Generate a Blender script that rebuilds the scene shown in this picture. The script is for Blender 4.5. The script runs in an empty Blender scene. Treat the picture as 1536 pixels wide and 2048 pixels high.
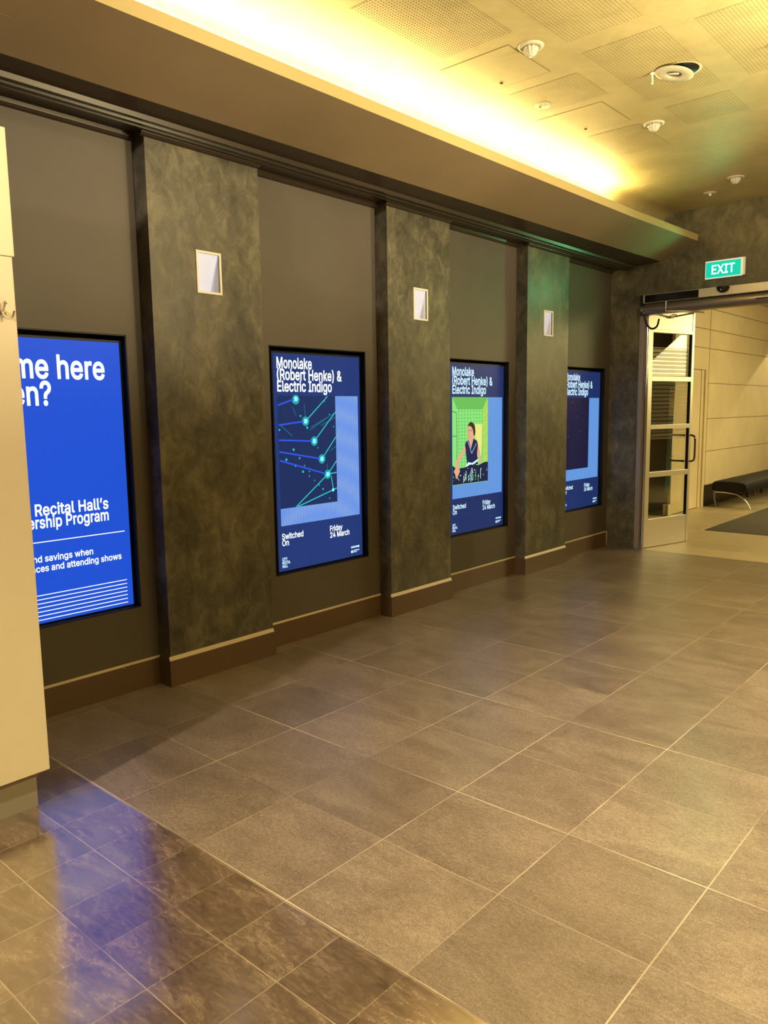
import bpy, bmesh, math, random
from mathutils import Matrix, Vector
from mathutils.geometry import delaunay_2d_cdt
random.seed(7)
S = bpy.context.scene
C = S.collection
PI = math.pi

# ------------------------------------------------------------------ camera
CAM = Vector((3.994, 0.0, 1.6))
RX = Vector((0.749507, 0.661837, -0.014517)); UP = Vector((-0.074749, 0.106399, 0.99151)); FW = Vector((-0.657762, 0.742059, -0.129219))
cd = bpy.data.cameras.new('camera'); cam = bpy.data.objects.new('camera', cd); C.objects.link(cam)
m = Matrix.Identity(4)
for i in range(3):
    m[i][0] = RX[i]; m[i][1] = UP[i]; m[i][2] = -FW[i]; m[i][3] = CAM[i]
cam.matrix_world = m
cd.sensor_fit = 'HORIZONTAL'; cd.sensor_width = 36.0; cd.lens = 36.0 * 1543.23 / 1536.0
cd.clip_start = 0.05; cd.clip_end = 100
S.camera = cam

# ------------------------------------------------------------------ world, exposure, lights
W = bpy.data.worlds.new('world'); S.world = W; W.use_nodes = True
W.node_tree.nodes['Background'].inputs[0].default_value = (1.0, 0.8, 0.5, 1)
W.node_tree.nodes['Background'].inputs[1].default_value = 0.02
S.view_settings.view_transform = 'Standard'; S.view_settings.look = 'None'
S.view_settings.gamma = 1.0; S.view_settings.exposure = 0.0
S.view_settings.use_curve_mapping = False
S.cycles.max_bounces = 8; S.cycles.diffuse_bounces = 5; S.cycles.glossy_bounces = 4
S.cycles.transparent_max_bounces = 12; S.cycles.sample_clamp_indirect = 6.0
S.cycles.caustics_reflective = False; S.cycles.caustics_refractive = False
S.cycles.use_denoising = True

WARM = (1.0, 0.83, 0.52)
YELL = (1.0, 0.82, 0.36)
NEUT = (1.0, 0.84, 0.66)
COVE = (1.0, 0.77, 0.30)
def lamp(name, kind, loc, power, color, direction=(0, 0, -1), **kw):
    d = bpy.data.lights.new(name, kind); d.energy = power; d.color = color
    for k, v in kw.items(): setattr(d, k, v)
    o = bpy.data.objects.new(name, d); C.objects.link(o); o.location = loc
    o.rotation_euler = Vector(direction).to_track_quat('-Z', 'Y').to_euler()
    return o
ZC = 3.64
# fluorescent strip in the cove trough, behind the lip
cl = lamp('cove_strip_light', 'AREA', (0.66, 1.0, 3.43), 260, COVE, shape='RECTANGLE', size=0.06, size_y=12.2)
cl.rotation_euler = (PI, 0, 0)
# unseen area light, added to brighten the ceiling
lamp('ceiling_fill_light', 'AREA', (6.9, 4.3, 2.5), 760, (1.0, 0.82, 0.42), (-0.12, 0, 1), shape='RECTANGLE', size=0.25, size_y=7.8)
# unseen fill spots, added to lift the upper part of the screen wall
for ty in (1.4, 3.4, 5.4, 7.2):
    lamp('wall_fill_spot', 'SPOT', (6.2, ty + 1.3, 3.10), 780, (1.0, 0.80, 0.46), (-6.2, -1.3, -0.05), spot_size=0.62, spot_blend=1.0, shadow_soft_size=0.10)
# downlight inferred from the cupboard's shadow, then unseen spots added as fill
lamp('downlight_and_fill_beam', 'SPOT', (1.95, -2.6, 3.60), 1150, NEUT, (-0.1, 0.75, -1), spot_size=2.2, spot_blend=0.7, shadow_soft_size=0.10)
lamp('downlight_and_fill_beam', 'SPOT', (4.3, 0.8, 3.60), 640, YELL, (-0.15, 0.2, -1), spot_size=1.8, spot_blend=1.0, shadow_soft_size=0.08)
lamp('downlight_and_fill_beam', 'SPOT', (3.2, 3.4, 3.60), 520, NEUT, (0.0, 0.1, -1), spot_size=1.6, spot_blend=1.0, shadow_soft_size=0.08)
lamp('downlight_and_fill_beam', 'SPOT', (5.4, 3.6, 3.60), 760, YELL, (0, 0.1, -1), spot_size=1.8, spot_blend=0.9, shadow_soft_size=0.08)
lamp('downlight_and_fill_beam', 'SPOT', (4.4, 6.6, 3.60), 860, YELL, (0, 0.1, -1), spot_size=1.8, spot_blend=0.9, shadow_soft_size=0.08)
# the exit sign throws its green light forward from its face
lamp('exit_sign_glow', 'SPOT', (1.24, 8.36, 2.99), 30.0, (0.20, 1.0, 0.36), (-0.45, -1, -0.38), spot_size=2.4, spot_blend=0.7, shadow_soft_size=0.06)
# foyer beyond the doors
lamp('foyer_ceiling_light', 'AREA', (3.2, 12.5, 3.30), 560, (1.0, 0.80, 0.34), (-0.5, 0, -1), shape='RECTANGLE', size=1.2, size_y=5.0)
lamp('foyer_beam_spot', 'SPOT', (0.6, 16.8, 3.36), 130, (1.0, 0.82, 0.42), (0, 0, -1), spot_size=2.1, spot_blend=0.06, shadow_soft_size=0.03)  # unseen spot added for the diagonal light edge on the foyer wall

# ------------------------------------------------------------------ material helpers
def mat(name, base=(0.5, 0.5, 0.5), rough=0.5, metal=0.0, emit=None, strength=0.0, ior=1.45, spec=0.5, coat=0.0):
    M = bpy.data.materials.new(name); M.use_nodes = True
    b = M.node_tree.nodes['Principled BSDF']
    b.inputs['Base Color'].default_value = (*base, 1); b.inputs['Roughness'].default_value = rough
    b.inputs['Metallic'].default_value = metal; b.inputs['IOR'].default_value = ior
    b.inputs['Specular IOR Level'].default_value = spec; b.inputs['Coat Weight'].default_value = coat
    if emit:
        b.inputs['Emission Color'].default_value = (*emit, 1); b.inputs['Emission Strength'].default_value = strength
    return M
def nd(M, t, **kw):
    n = M.node_tree.nodes.new(t)
    for k, v in kw.items():
        if k in n.inputs.keys(): n.inputs[k].default_value = v
        else: setattr(n, k, v)
    return n
def lk(M, a, b): M.node_tree.links.new(a, b)
def coords(M, scale=(1, 1, 1), loc=(0, 0, 0), rot=(0, 0, 0)):
    g = nd(M, 'ShaderNodeNewGeometry'); mp = nd(M, 'ShaderNodeMapping')
    mp.inputs['Scale'].default_value = scale; mp.inputs['Location'].default_value = loc; mp.inputs['Rotation'].default_value = rot
    lk(M, g.outputs['Position'], mp.inputs['Vector']); return mp.outputs['Vector']
def ramp(M, fac, stops):
    r = nd(M, 'ShaderNodeValToRGB'); e = r.color_ramp.elements
    while len(e) < len(stops): e.new(0.5)
    for i, (p, c) in enumerate(stops): e[i].position = p; e[i].color = (*c, 1)
    lk(M, fac, r.inputs['Fac']); return r.outputs['Color']
def mixc(M, fac, a, b, mode='MIX'):
    n = nd(M, 'ShaderNodeMix', data_type='RGBA', blend_type=mode)
    for s, v in ((n.inputs[0], fac), (n.inputs[6], a), (n.inputs[7], b)):
        if isinstance(v, (int, float)): s.default_value = v
        elif isinstance(v, tuple): s.default_value = (*v, 1)
        else: lk(M, v, s)
    return n.outputs[2]
def math_(M, op, a, b=None, c=None):
    n = nd(M, 'ShaderNodeMath', operation=op)
    for i, v in enumerate((a, b, c)):
        if v is None: continue
        if isinstance(v, (int, float)): n.inputs[i].default_value = v
        else: lk(M, v, n.inputs[i])
    return n.outputs[0]
def noise(M, vec, scale, detail=4, rough=0.6, dist=0.0):
    n = nd(M, 'ShaderNodeTexNoise'); n.inputs['Scale'].default_value = scale; n.inputs['Detail'].default_value = detail
    n.inputs['Roughness'].default_value = rough; n.inputs['Distortion'].default_value = dist
    lk(M, vec, n.inputs['Vector']); return n.outputs['Fac']
def bsdf(M): return M.node_tree.nodes['Principled BSDF']

def plaster(name, dark, mid, light, rough=0.42, scale=1.0, spec=0.5):
    """Hand-trowelled faux finish: overlapping smears and blotches."""
    M = mat(name, mid, rough, spec=spec)
    v = coords(M, (1, 1, 0.7))
    a = noise(M, v, 3.2 * scale, 8, 0.68, 0.35); b = noise(M, v, 11.0 * scale, 7, 0.72, 0.6)
    t = math_(M, 'ADD', math_(M, 'MULTIPLY', a, 0.5), math_(M, 'MULTIPLY', b, 0.5))
    col = ramp(M, t, [(0.38, dark), (0.5, mid), (0.63, light)])
    lk(M, col, bsdf(M).inputs['Base Color'])
    r = math_(M, 'MULTIPLY_ADD', b, 0.3, rough - 0.15); lk(M, r, bsdf(M).inputs['Roughness'])
    bp = nd(M, 'ShaderNodeBump'); bp.inputs['Strength'].default_value = 0.12; bp.inputs['Distance'].default_value = 0.01
    lk(M, b, bp.inputs['Height']); lk(M, bp.outputs['Normal'], bsdf(M).inputs['Normal'])
    return M

def gridline(M, coord, pitch, origin, width):
    """1 on the joint lines of a row of tiles, 0 elsewhere."""
    q = math_(M, 'DIVIDE', math_(M, 'SUBTRACT', coord, origin), pitch)
    d = math_(M, 'ABSOLUTE', math_(M, 'SUBTRACT', q, math_(M, 'ROUND', q)))
    return math_(M, 'LESS_THAN', d, width / pitch / 2), q

def tile_floor(name, px, py, ox, oy, stops, rough, grout, jw, spec=0.5, ior=1.45, vein=False, faint=None):
    M = mat(name, stops[1][1], rough, spec=spec, ior=ior)
    g = nd(M, 'ShaderNodeNewGeometry'); s = nd(M, 'ShaderNodeSeparateXYZ'); lk(M, g.outputs['Position'], s.inputs[0])
    X, Y = s.outputs['X'], s.outputs['Y']
    lx, qx = gridline(M, X, px, ox, jw); ly, qy = gridline(M, Y, py, oy, jw)
    # every tile gets its own stretch of stone
    tid = nd(M, 'ShaderNodeCombineXYZ'); lk(M, math_(M, 'FLOOR', qx), tid.inputs[0]); lk(M, math_(M, 'FLOOR', qy), tid.inputs[1])
    wn = nd(M, 'ShaderNodeTexWhiteNoise', noise_dimensions='2D'); lk(M, tid.outputs[0], wn.inputs['Vector'])
    off = nd(M, 'ShaderNodeVectorMath', operation='MULTIPLY_ADD'); lk(M, wn.outputs['Color'], off.inputs[0])
    off.inputs[1].default_value = (9, 9, 9); lk(M, g.outputs['Position'], off.inputs[2])
    mp = nd(M, 'ShaderNodeMapping'); lk(M, off.outputs[0], mp.inputs['Vector'])
    mp.inputs['Rotation'].default_value = (0, 0, 0.5); mp.inputs['Scale'].default_value = (0.55, 1.7, 1) if vein else (0.7, 1.35, 1)
    v = mp.outputs['Vector']
    a = noise(M, v, 3.2, 7, 0.62, 2.2 if vein else 0.8)
    b = noise(M, v, 26 if vein else 60, 5, 0.75, 1.5 if vein else 0.3)
    c = noise(M, off.outputs[0], 150, 4, 0.85)
    t = math_(M, 'ADD', math_(M, 'MULTIPLY', a, 0.40 if vein else 0.28), math_(M, 'ADD', math_(M, 'MULTIPLY', b, 0.36 if vein else 0.27), math_(M, 'MULTIPLY', c, 0.24 if vein else 0.45)))
    col = ramp(M, t, stops)
    tone = math_(M, 'MULTIPLY_ADD', wn.outputs['Value'], 0.22, 0.89)
    cc = nd(M, 'ShaderNodeCombineXYZ')
    for i in range(3): lk(M, tone, cc.inputs[i])
    col = mixc(M, 1.0, col, cc.outputs[0], 'MULTIPLY')
    wear = noise(M, g.outputs['Position'], 1.5, 4, 0.65)
    wk = ramp(M, wear, [(0.38, (0.12,) * 3), (0.60, (1.0,) * 3)])
    fx = math_(M, 'MULTIPLY', lx, 0.62)
    if faint is not None:   # every second joint is filled almost flush
        odd = math_(M, 'GREATER_THAN', math_(M, 'ABSOLUTE', math_(M, 'SUBTRACT', math_(M, 'FRACT', math_(M, 'DIVIDE', math_(M, 'ROUND', qy), 2.0)), 0.0)), 0.25)
        fy = math_(M, 'MULTIPLY', ly, math_(M, 'SUBTRACT', 1.0, math_(M, 'MULTIPLY', odd, 1 - faint)))
    else: fy = ly
    f = math_(M, 'MULTIPLY', math_(M, 'MAXIMUM', fx, fy), wk)
    col = mixc(M, f, col, grout)
    lk(M, col, bsdf(M).inputs['Base Color'])
    r = math_(M, 'MULTIPLY_ADD', b, 0.22, rough - 0.11); lk(M, r, bsdf(M).inputs['Roughness'])
    return M

# ------------------------------------------------------------------ materials
M_pil = plaster('trowelled_olive_plaster', (0.036, 0.034, 0.025), (0.085, 0.077, 0.055), (0.17, 0.152, 0.103))
M_end = plaster('trowelled_olive_wall', (0.045, 0.041, 0.026), (0.10, 0.090, 0.056), (0.19, 0.17, 0.105))
M_ceil = plaster('ochre_mottled_ceiling', (0.34, 0.285, 0.145), (0.40, 0.335, 0.17), (0.47, 0.395, 0.205), rough=0.5, scale=0.35)
M_panel = mat('taupe_wall_paint', (0.088, 0.074, 0.063), 0.55)
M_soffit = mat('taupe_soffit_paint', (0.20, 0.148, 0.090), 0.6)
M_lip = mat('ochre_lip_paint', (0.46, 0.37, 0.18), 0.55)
M_corn = mat('dark_brown_gloss_paint', (0.038, 0.027, 0.020), 0.30, spec=0.35)
M_base = mat('chocolate_skirting_paint', (0.105, 0.064, 0.039), 0.38)
M_basetop = mat('pale_skirting_top', (0.55, 0.47, 0.36), 0.4)
M_cream = mat('cream_joinery_paint', (0.87, 0.79, 0.56), 0.45)
M_plinth = mat('grey_plinth_laminate', (0.30, 0.27, 0.22), 0.5)
M_chrome = mat('polished_chrome', (0.75, 0.73, 0.70), 0.12, 1.0)
M_dkchrome = mat('dark_chrome', (0.22, 0.18, 0.15), 0.18, 1.0)
M_black = mat('black_satin_metal', (0.009, 0.009, 0.011), 0.4, spec=0.25)
M_blackgloss = mat('black_gloss_metal', (0.02, 0.02, 0.022), 0.12, 0.6)
M_alu = mat('champagne_aluminium', (0.62, 0.58, 0.47), 0.35, 0.55)
M_steel = mat('dull_steel', (0.30, 0.26, 0.24), 0.32, 0.8)
M_white = mat('white_enamel', (0.80, 0.77, 0.70), 0.4)
M_offw = mat('off_white_reflector', (0.82, 0.82, 0.84), 0.45)
M_diffglow = mat('bluish_glow_diffuser', (0.50, 0.53, 0.66), 0.5, emit=(0.52, 0.58, 0.85), strength=0.46)  # added glow gives the panel its bluish white tone
M_wall2 = mat('warm_render_panels', (0.62, 0.52, 0.33), 0.5)
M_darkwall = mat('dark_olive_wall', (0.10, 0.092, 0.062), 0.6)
M_hall = mat('plain_hall_paint', (0.45, 0.38, 0.26), 0.6)
M_leather = mat('black_leatherette', (0.010, 0.009, 0.008), 0.6, spec=0.25)
M_carpet = mat('charcoal_carpet', (0.10, 0.092, 0.080), 0.95, spec=0.1)
M_teal = mat('teal_print', (0.06, 0.22, 0.27), 0.5)
M_paper = mat('cream_print', (0.85, 0.78, 0.62), 0.5)
M_red = mat('red_print', (0.62, 0.10, 0.06), 0.5)
M_hole = mat('brown_acoustic_felt', (0.20, 0.165, 0.085), 0.9, spec=0.0)
M_trim = mat('dull_champagne_ring', (0.50, 0.46, 0.36), 0.3)
M_glassl = mat('lamp_glass', (0.92, 0.90, 0.82), 0.06, 0.0, ior=1.5, spec=0.8)
bsdf(M_glassl).inputs['Transmission Weight'].default_value = 0.45

ch_ = noise(M_base, coords(M_base), 22, 3, 0.6)
lk(M_base, mixc(M_base, math_(M_base, 'GREATER_THAN', ch_, 0.755), (0.105, 0.064, 0.039), (0.60, 0.50, 0.38)), bsdf(M_base).inputs['Base Color'])
# painted wall keeps a slight roller texture
for M_ in (M_panel, M_soffit, M_wall2):
    v_ = coords(M_); n_ = noise(M_, v_, 1.3, 3, 0.5)
    bc = tuple(bsdf(M_).inputs['Base Color'].default_value)[:3]
    lk(M_, ramp(M_, n_, [(0.3, tuple(x * 0.9 for x in bc)), (0.7, tuple(min(1, x * 1.1) for x in bc))]), bsdf(M_).inputs['Base Color'])

M_floor = tile_floor('grey_brown_stone_tiles', 0.516, 0.48, 1.652, 1.544,
                     [(0.38, (0.098, 0.072, 0.054)), (0.5, (0.168, 0.130, 0.098)), (0.62, (0.275, 0.222, 0.17))], 0.33, (0.56, 0.48, 0.36), 0.0048, faint=0.28)
M_band = tile_floor('polished_brown_stone_tiles', 0.258, 0.256, 1.652, 1.537,
                    [(0.37, (0.055, 0.035, 0.024)), (0.5, (0.128, 0.083, 0.056)), (0.64, (0.31, 0.23, 0.16))], 0.18, (0.40, 0.32, 0.22), 0.004, spec=0.5, ior=3.3, vein=True)
bsdf(M_band).inputs['Coat Weight'].default_value = 0.45; bsdf(M_band).inputs['Coat IOR'].default_value = 2.0; bsdf(M_band).inputs['Coat Roughness'].default_value = 0.17
M_floor2 = tile_floor('beige_foyer_tiles', 0.9, 0.45, 0.45, 8.43,
                      [(0.36, (0.36, 0.29, 0.18)), (0.5, (0.44, 0.36, 0.23)), (0.64, (0.52, 0.43, 0.29))], 0.34, (0.5, 0.42, 0.28), 0.004)

def glass_mat():
    """Clear door glass; pale horizontal stripes painted for a ribbed reflection between knee and head height."""
    M = bpy.data.materials.new('striped_door_glass'); M.use_nodes = True
    nt = M.node_tree; nt.nodes.clear()
    out = nd(M, 'ShaderNodeOutputMaterial'); tr = nd(M, 'ShaderNodeBsdfTransparent'); gl = nd(M, 'ShaderNodeBsdfGlossy')
    gl.inputs['Roughness'].default_value = 0.02
    tr.inputs['Color'].default_value = (0.93, 0.94, 0.90, 1)
    lw = nd(M, 'ShaderNodeLayerWeight'); lw.inputs['Blend'].default_value = 0.5
    frs = math_(M, 'MULTIPLY_ADD', math_(M, 'POWER', lw.outputs['Facing'], 5.0), 0.96, 0.04)
    m1 = nd(M, 'ShaderNodeMixShader'); lk(M, frs, m1.inputs[0]); lk(M, tr.outputs[0], m1.inputs[1]); lk(M, gl.outputs[0], m1.inputs[2])
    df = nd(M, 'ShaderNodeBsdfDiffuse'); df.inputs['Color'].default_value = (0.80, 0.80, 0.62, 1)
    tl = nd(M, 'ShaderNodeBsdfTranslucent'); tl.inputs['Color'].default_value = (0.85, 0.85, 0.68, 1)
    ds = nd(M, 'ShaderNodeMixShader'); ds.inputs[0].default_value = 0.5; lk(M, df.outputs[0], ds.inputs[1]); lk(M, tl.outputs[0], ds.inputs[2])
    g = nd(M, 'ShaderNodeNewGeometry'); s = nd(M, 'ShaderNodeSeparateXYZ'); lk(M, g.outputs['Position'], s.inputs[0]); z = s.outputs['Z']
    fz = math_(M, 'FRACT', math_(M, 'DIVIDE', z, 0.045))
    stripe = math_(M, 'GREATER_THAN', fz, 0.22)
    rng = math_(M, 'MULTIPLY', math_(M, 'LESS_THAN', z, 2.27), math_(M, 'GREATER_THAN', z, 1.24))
    # painted reflection: upper stripes dense, lower ones thin
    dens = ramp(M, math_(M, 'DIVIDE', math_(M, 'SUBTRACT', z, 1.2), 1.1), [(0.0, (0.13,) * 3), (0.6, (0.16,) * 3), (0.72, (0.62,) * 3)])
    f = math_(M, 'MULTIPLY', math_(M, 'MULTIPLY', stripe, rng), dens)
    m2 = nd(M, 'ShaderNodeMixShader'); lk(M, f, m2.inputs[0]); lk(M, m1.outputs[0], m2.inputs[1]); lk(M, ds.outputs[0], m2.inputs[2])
    lk(M, m2.outputs[0], out.inputs['Surface'])
    return M
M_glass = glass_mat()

def emitter(name, col, strength=1.0, base=(0.004, 0.004, 0.006)):
    return mat(name, base, 0.35, emit=col, strength=strength, spec=0.08)
M_white_e = emitter('white_screen_text', (0.90, 0.97, 1.0), 1.25)
M_ice_e = emitter('pale_screen_text', (0.62, 0.86, 1.0), 1.15)
M_scr_blue = emitter('royal_blue_screen', (0.014, 0.086, 0.66), 1.0)
M_scr_navy = emitter('navy_screen', (0.018, 0.042, 0.19), 1.0)
M_scr_dark = emitter('deep_navy_screen', (0.013, 0.030, 0.130), 1.0)
M_pic_navy = emitter('dark_navy_picture', (0.014, 0.030, 0.115), 1.0)
M_pic_night = emitter('night_picture', (0.012, 0.010, 0.045), 1.0)
M_line_b = emitter('blue_picture_line', (0.03, 0.10, 0.80), 1.0)
M_line_t = emitter('teal_picture_line', (0.03, 0.62, 0.62), 1.0)
M_line_d = emitter('dim_teal_picture_line', (0.01, 0.20, 0.30), 1.0)
M_node_e = emitter('bright_teal_node', (0.20, 1.0, 0.85), 1.3)
M_node_halo = emitter('teal_node_halo', (0.02, 0.36, 0.42), 1.0)
M_grn_e = emitter('green_room_wall', (0.26, 0.78, 0.22), 1.0)
def tiled_green():
    M = emitter('green_tiled_picture_wall', (0.26, 0.78, 0.22))
    g = nd(M, 'ShaderNodeNewGeometry'); s = nd(M, 'ShaderNodeSeparateXYZ'); lk(M, g.outputs['Position'], s.inputs[0])
    a, _ = gridline(M, s.outputs['Y'], 0.046, 0, 0.004); b, _ = gridline(M, s.outputs['Z'], 0.03, 0, 0.003)
    lk(M, mixc(M, math_(M, 'MAXIMUM', a, b), (0.26, 0.80, 0.20), (0.10, 0.42, 0.12)), bsdf(M).inputs['Emission Color'])
    return M
M_grn_t = tiled_green()
M_grn_d = emitter('deep_green_picture_wall', (0.14, 0.52, 0.10), 1.0)
M_lime = emitter('lime_picture_wall', (0.42, 0.72, 0.12), 1.0)
M_yel_e = emitter('yellow_picture_patch', (0.85, 0.82, 0.22), 1.0)
M_skin_e = emitter('picture_skin', (0.80, 0.42, 0.26), 1.0)
M_skin_d = emitter('picture_skin_shade', (0.50, 0.22, 0.13), 1.0)
M_hair_e = emitter('picture_hair', (0.045, 0.022, 0.020), 1.0)
M_top_e = emitter('picture_navy_top', (0.014, 0.018, 0.080), 1.0)
M_desk_e = emitter('picture_mixing_desk', (0.012, 0.016, 0.055), 1.0)
M_exit_e = emitter('green_exit_face', (0.003, 0.58, 0.37), 1.15)
M_exit_w = emitter('white_exit_letters', (0.80, 1.0, 0.95), 2.0)
M_exit_edge = mat('exit_frame_acrylic', (0.85, 0.85, 0.78), 0.3, emit=(0.75, 0.9, 0.8), strength=0.35)
def stripes(name, pitch, a, b, arcs=True):
    """Fine vertical rules with slow bands across them."""
    M = emitter(name, a)
    g = nd(M, 'ShaderNodeNewGeometry'); s = nd(M, 'ShaderNodeSeparateXYZ'); lk(M, g.outputs['Position'], s.inputs[0])
    f = math_(M, 'FRACT', math_(M, 'DIVIDE', s.outputs['Y'], pitch))
    col = mixc(M, math_(M, 'LESS_THAN', f, 0.42), a, b)
    if arcs:
        w = nd(M, 'ShaderNodeTexWave', wave_type='RINGS', rings_direction='SPHERICAL'); w.inputs['Scale'].default_value = 1.9; w.inputs['Distortion'].default_value = 0.4
        mp = nd(M, 'ShaderNodeMapping'); mp.inputs['Location'].default_value = (0, -3.85, -0.45); lk(M, g.outputs['Position'], mp.inputs['Vector']); lk(M, mp.outputs[0], w.inputs['Vector'])
        col = mixc(M, math_(M, 'MULTIPLY', w.outputs['Fac'], 0.45), col, (0.10, 0.26, 0.85))
    lk(M, col, bsdf(M).inputs['Emission Color'])
    return M
M_str_a = stripes('fine_ruled_pattern_banded', 0.0115, (0.10, 0.22, 0.66), (0.36, 0.55, 0.95))
M_str_b = stripes('fine_ruled_pattern_plain', 0.0145, (0.09, 0.24, 0.66), (0.18, 0.42, 0.85), False)

# ------------------------------------------------------------------ mesh helpers
class MB:
    def __init__(s): s.v = []; s.f = []; s.mi = []; s.sm = []
    def add(s, vs, fs, mi=0, smooth=False):
        b = len(s.v); s.v += [tuple(v) for v in vs]
        for f in fs: s.f.append([b + i for i in f]); s.mi.append(mi); s.sm.append(smooth)
        return s
    def box(s, x0, x1, y0, y1, z0, z1, mi=0):
        vs = [(x, y, z) for x in (x0, x1) for y in (y0, y1) for z in (z0, z1)]
        return s.add(vs, [(0, 1, 3, 2), (4, 6, 7, 5), (0, 4, 5, 1), (2, 3, 7, 6), (0, 2, 6, 4), (1, 5, 7, 3)], mi)
    def extrude_y(s, prof, y0, y1, mi=0, prof1=None, caps=True, smooth=False):
        """Closed (x, z) profile swept along y; prof1 lets the far end differ."""
        p1 = prof1 or prof; n = len(prof)
        vs = [(x, y0, z) for x, z in prof] + [(x, y1, z) for x, z in p1]
        fs = [(i, (i + 1) % n, n + (i + 1) % n, n + i) for i in range(n)]
        s.add(vs, fs, mi, smooth)
        if caps: s.add(vs, [tuple(range(n - 1, -1, -1)), tuple(range(n, 2 * n))], mi)
        return s
    def lathe(s, prof, n=32, c=(0, 0, 0), axis='z', mi=0, smooth=True):
        vs = []
        for r, h in prof:
            for k in range(n):
                a = 2 * PI * k / n; p = (r * math.cos(a), r * math.sin(a), h)
                if axis == 'y': p = (p[0], p[2], p[1])
                if axis == 'x': p = (p[2], p[0], p[1])
                vs.append((c[0] + p[0], c[1] + p[1], c[2] + p[2]))
        fs = [(i * n + k, i * n + (k + 1) % n, (i + 1) * n + (k + 1) % n, (i + 1) * n + k) for i in range(len(prof) - 1) for k in range(n)]
        return s.add(vs, fs, mi, smooth)
    def tube(s, pts, r, n=10, mi=0, flat=1.0):
        """Round bar along a polyline; r may be a number or one radius per point."""
        pts = [Vector(p) for p in pts]; rs = r if isinstance(r, (list, tuple)) else [r] * len(pts)
        vs = []; prev = None
        for i, p in enumerate(pts):
            t = (pts[min(i + 1, len(pts) - 1)] - pts[max(i - 1, 0)]).normalized()
            if prev is None:
                a = Vector((0, 0, 1)) if abs(t.z) < 0.9 else Vector((1, 0, 0)); u = t.cross(a).normalized()
            else: u = (prev - t * prev.dot(t)).normalized()
            prev = u; w = t.cross(u)
            vs += [p + (u * math.cos(2 * PI * k / n) + w * math.sin(2 * PI * k / n) * flat) * rs[i] for k in range(n)]
        L = len(pts)
        fs = [(i * n + k, i * n + (k + 1) % n, (i + 1) * n + (k + 1) % n, (i + 1) * n + k) for i in range(L - 1) for k in range(n)]
        s.add(vs, fs, mi, True); s.add(vs, [tuple(range(n - 1, -1, -1)), tuple((L - 1) * n + k for k in range(n))], mi)
        return s
    def poly(s, pts, mi=0): return s.add(pts, [tuple(range(len(pts)))], mi)
    def build(s, name, mats, parent=None, bevel=0, loc=None, fix=True):
        me = bpy.data.meshes.new(name); me.from_pydata(s.v, [], s.f)
        for M in (mats if isinstance(mats, (list, tuple)) else [mats]): me.materials.append(M)
        for p, i, q in zip(me.polygons, s.mi, s.sm): p.material_index = i; p.use_smooth = q
        if fix:
            bm = bmesh.new(); bm.from_mesh(me); bmesh.ops.recalc_face_normals(bm, faces=bm.faces); bm.to_mesh(me); bm.free()
        me.update()
        o = bpy.data.objects.new(name, me); C.objects.link(o)
        if parent: o.parent = parent
        if loc: o.location = loc
        if bevel:
            b = o.modifiers.new('edge', 'BEVEL'); b.width = bevel; b.segments = 2; b.limit_method = 'ANGLE'; b.angle_limit = 0.6
        return o
def spline(pts, n=8):
    """Catmull-Rom through the points."""
    P = [Vector(p) for p in pts]; P = [P[0] * 2 - P[1]] + P + [P[-1] * 2 - P[-2]]; out = []
    for i in range(1, len(P) - 2):
        for k in range(n):
            t = k / n; a, b, c, d = P[i - 1:i + 3]
            out.append(0.5 * ((2 * b) + (c - a) * t + (2 * a - 5 * b + 4 * c - d) * t * t + (3 * b - a - 3 * c + d) * t ** 3))
    return out + [P[-2]]
def tag(o, label, cat, group=None, kind=None):
    o['label'] = label; o['category'] = cat
    if group: o['group'] = group
    if kind: o['kind'] = kind
    return o
def struct(o, label=None, cat=None):
    o['kind'] = 'structure'
    if label: o['label'] = label; o['category'] = cat
    return o
def thing(name, label, cat, loc=(0, 0, 0), rot=(0, 0, 0), group=None):
    o = bpy.data.objects.new(name, None); C.objects.link(o); o.location = loc; o.rotation_euler = rot; o.empty_display_size = 0.1
    return tag(o, label, cat, group)
def dup(root, loc, label=None, rot=None):
    r = root.copy(); C.objects.link(r); r.location = loc
    if rot: r.rotation_euler = rot
    if label: r['label'] = label
    for ch in list(root.children):
        c = ch.copy(); C.objects.link(c); c.parent = r
        for g in list(ch.children):
            d = g.copy(); C.objects.link(d); d.parent = c
    return r
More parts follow.
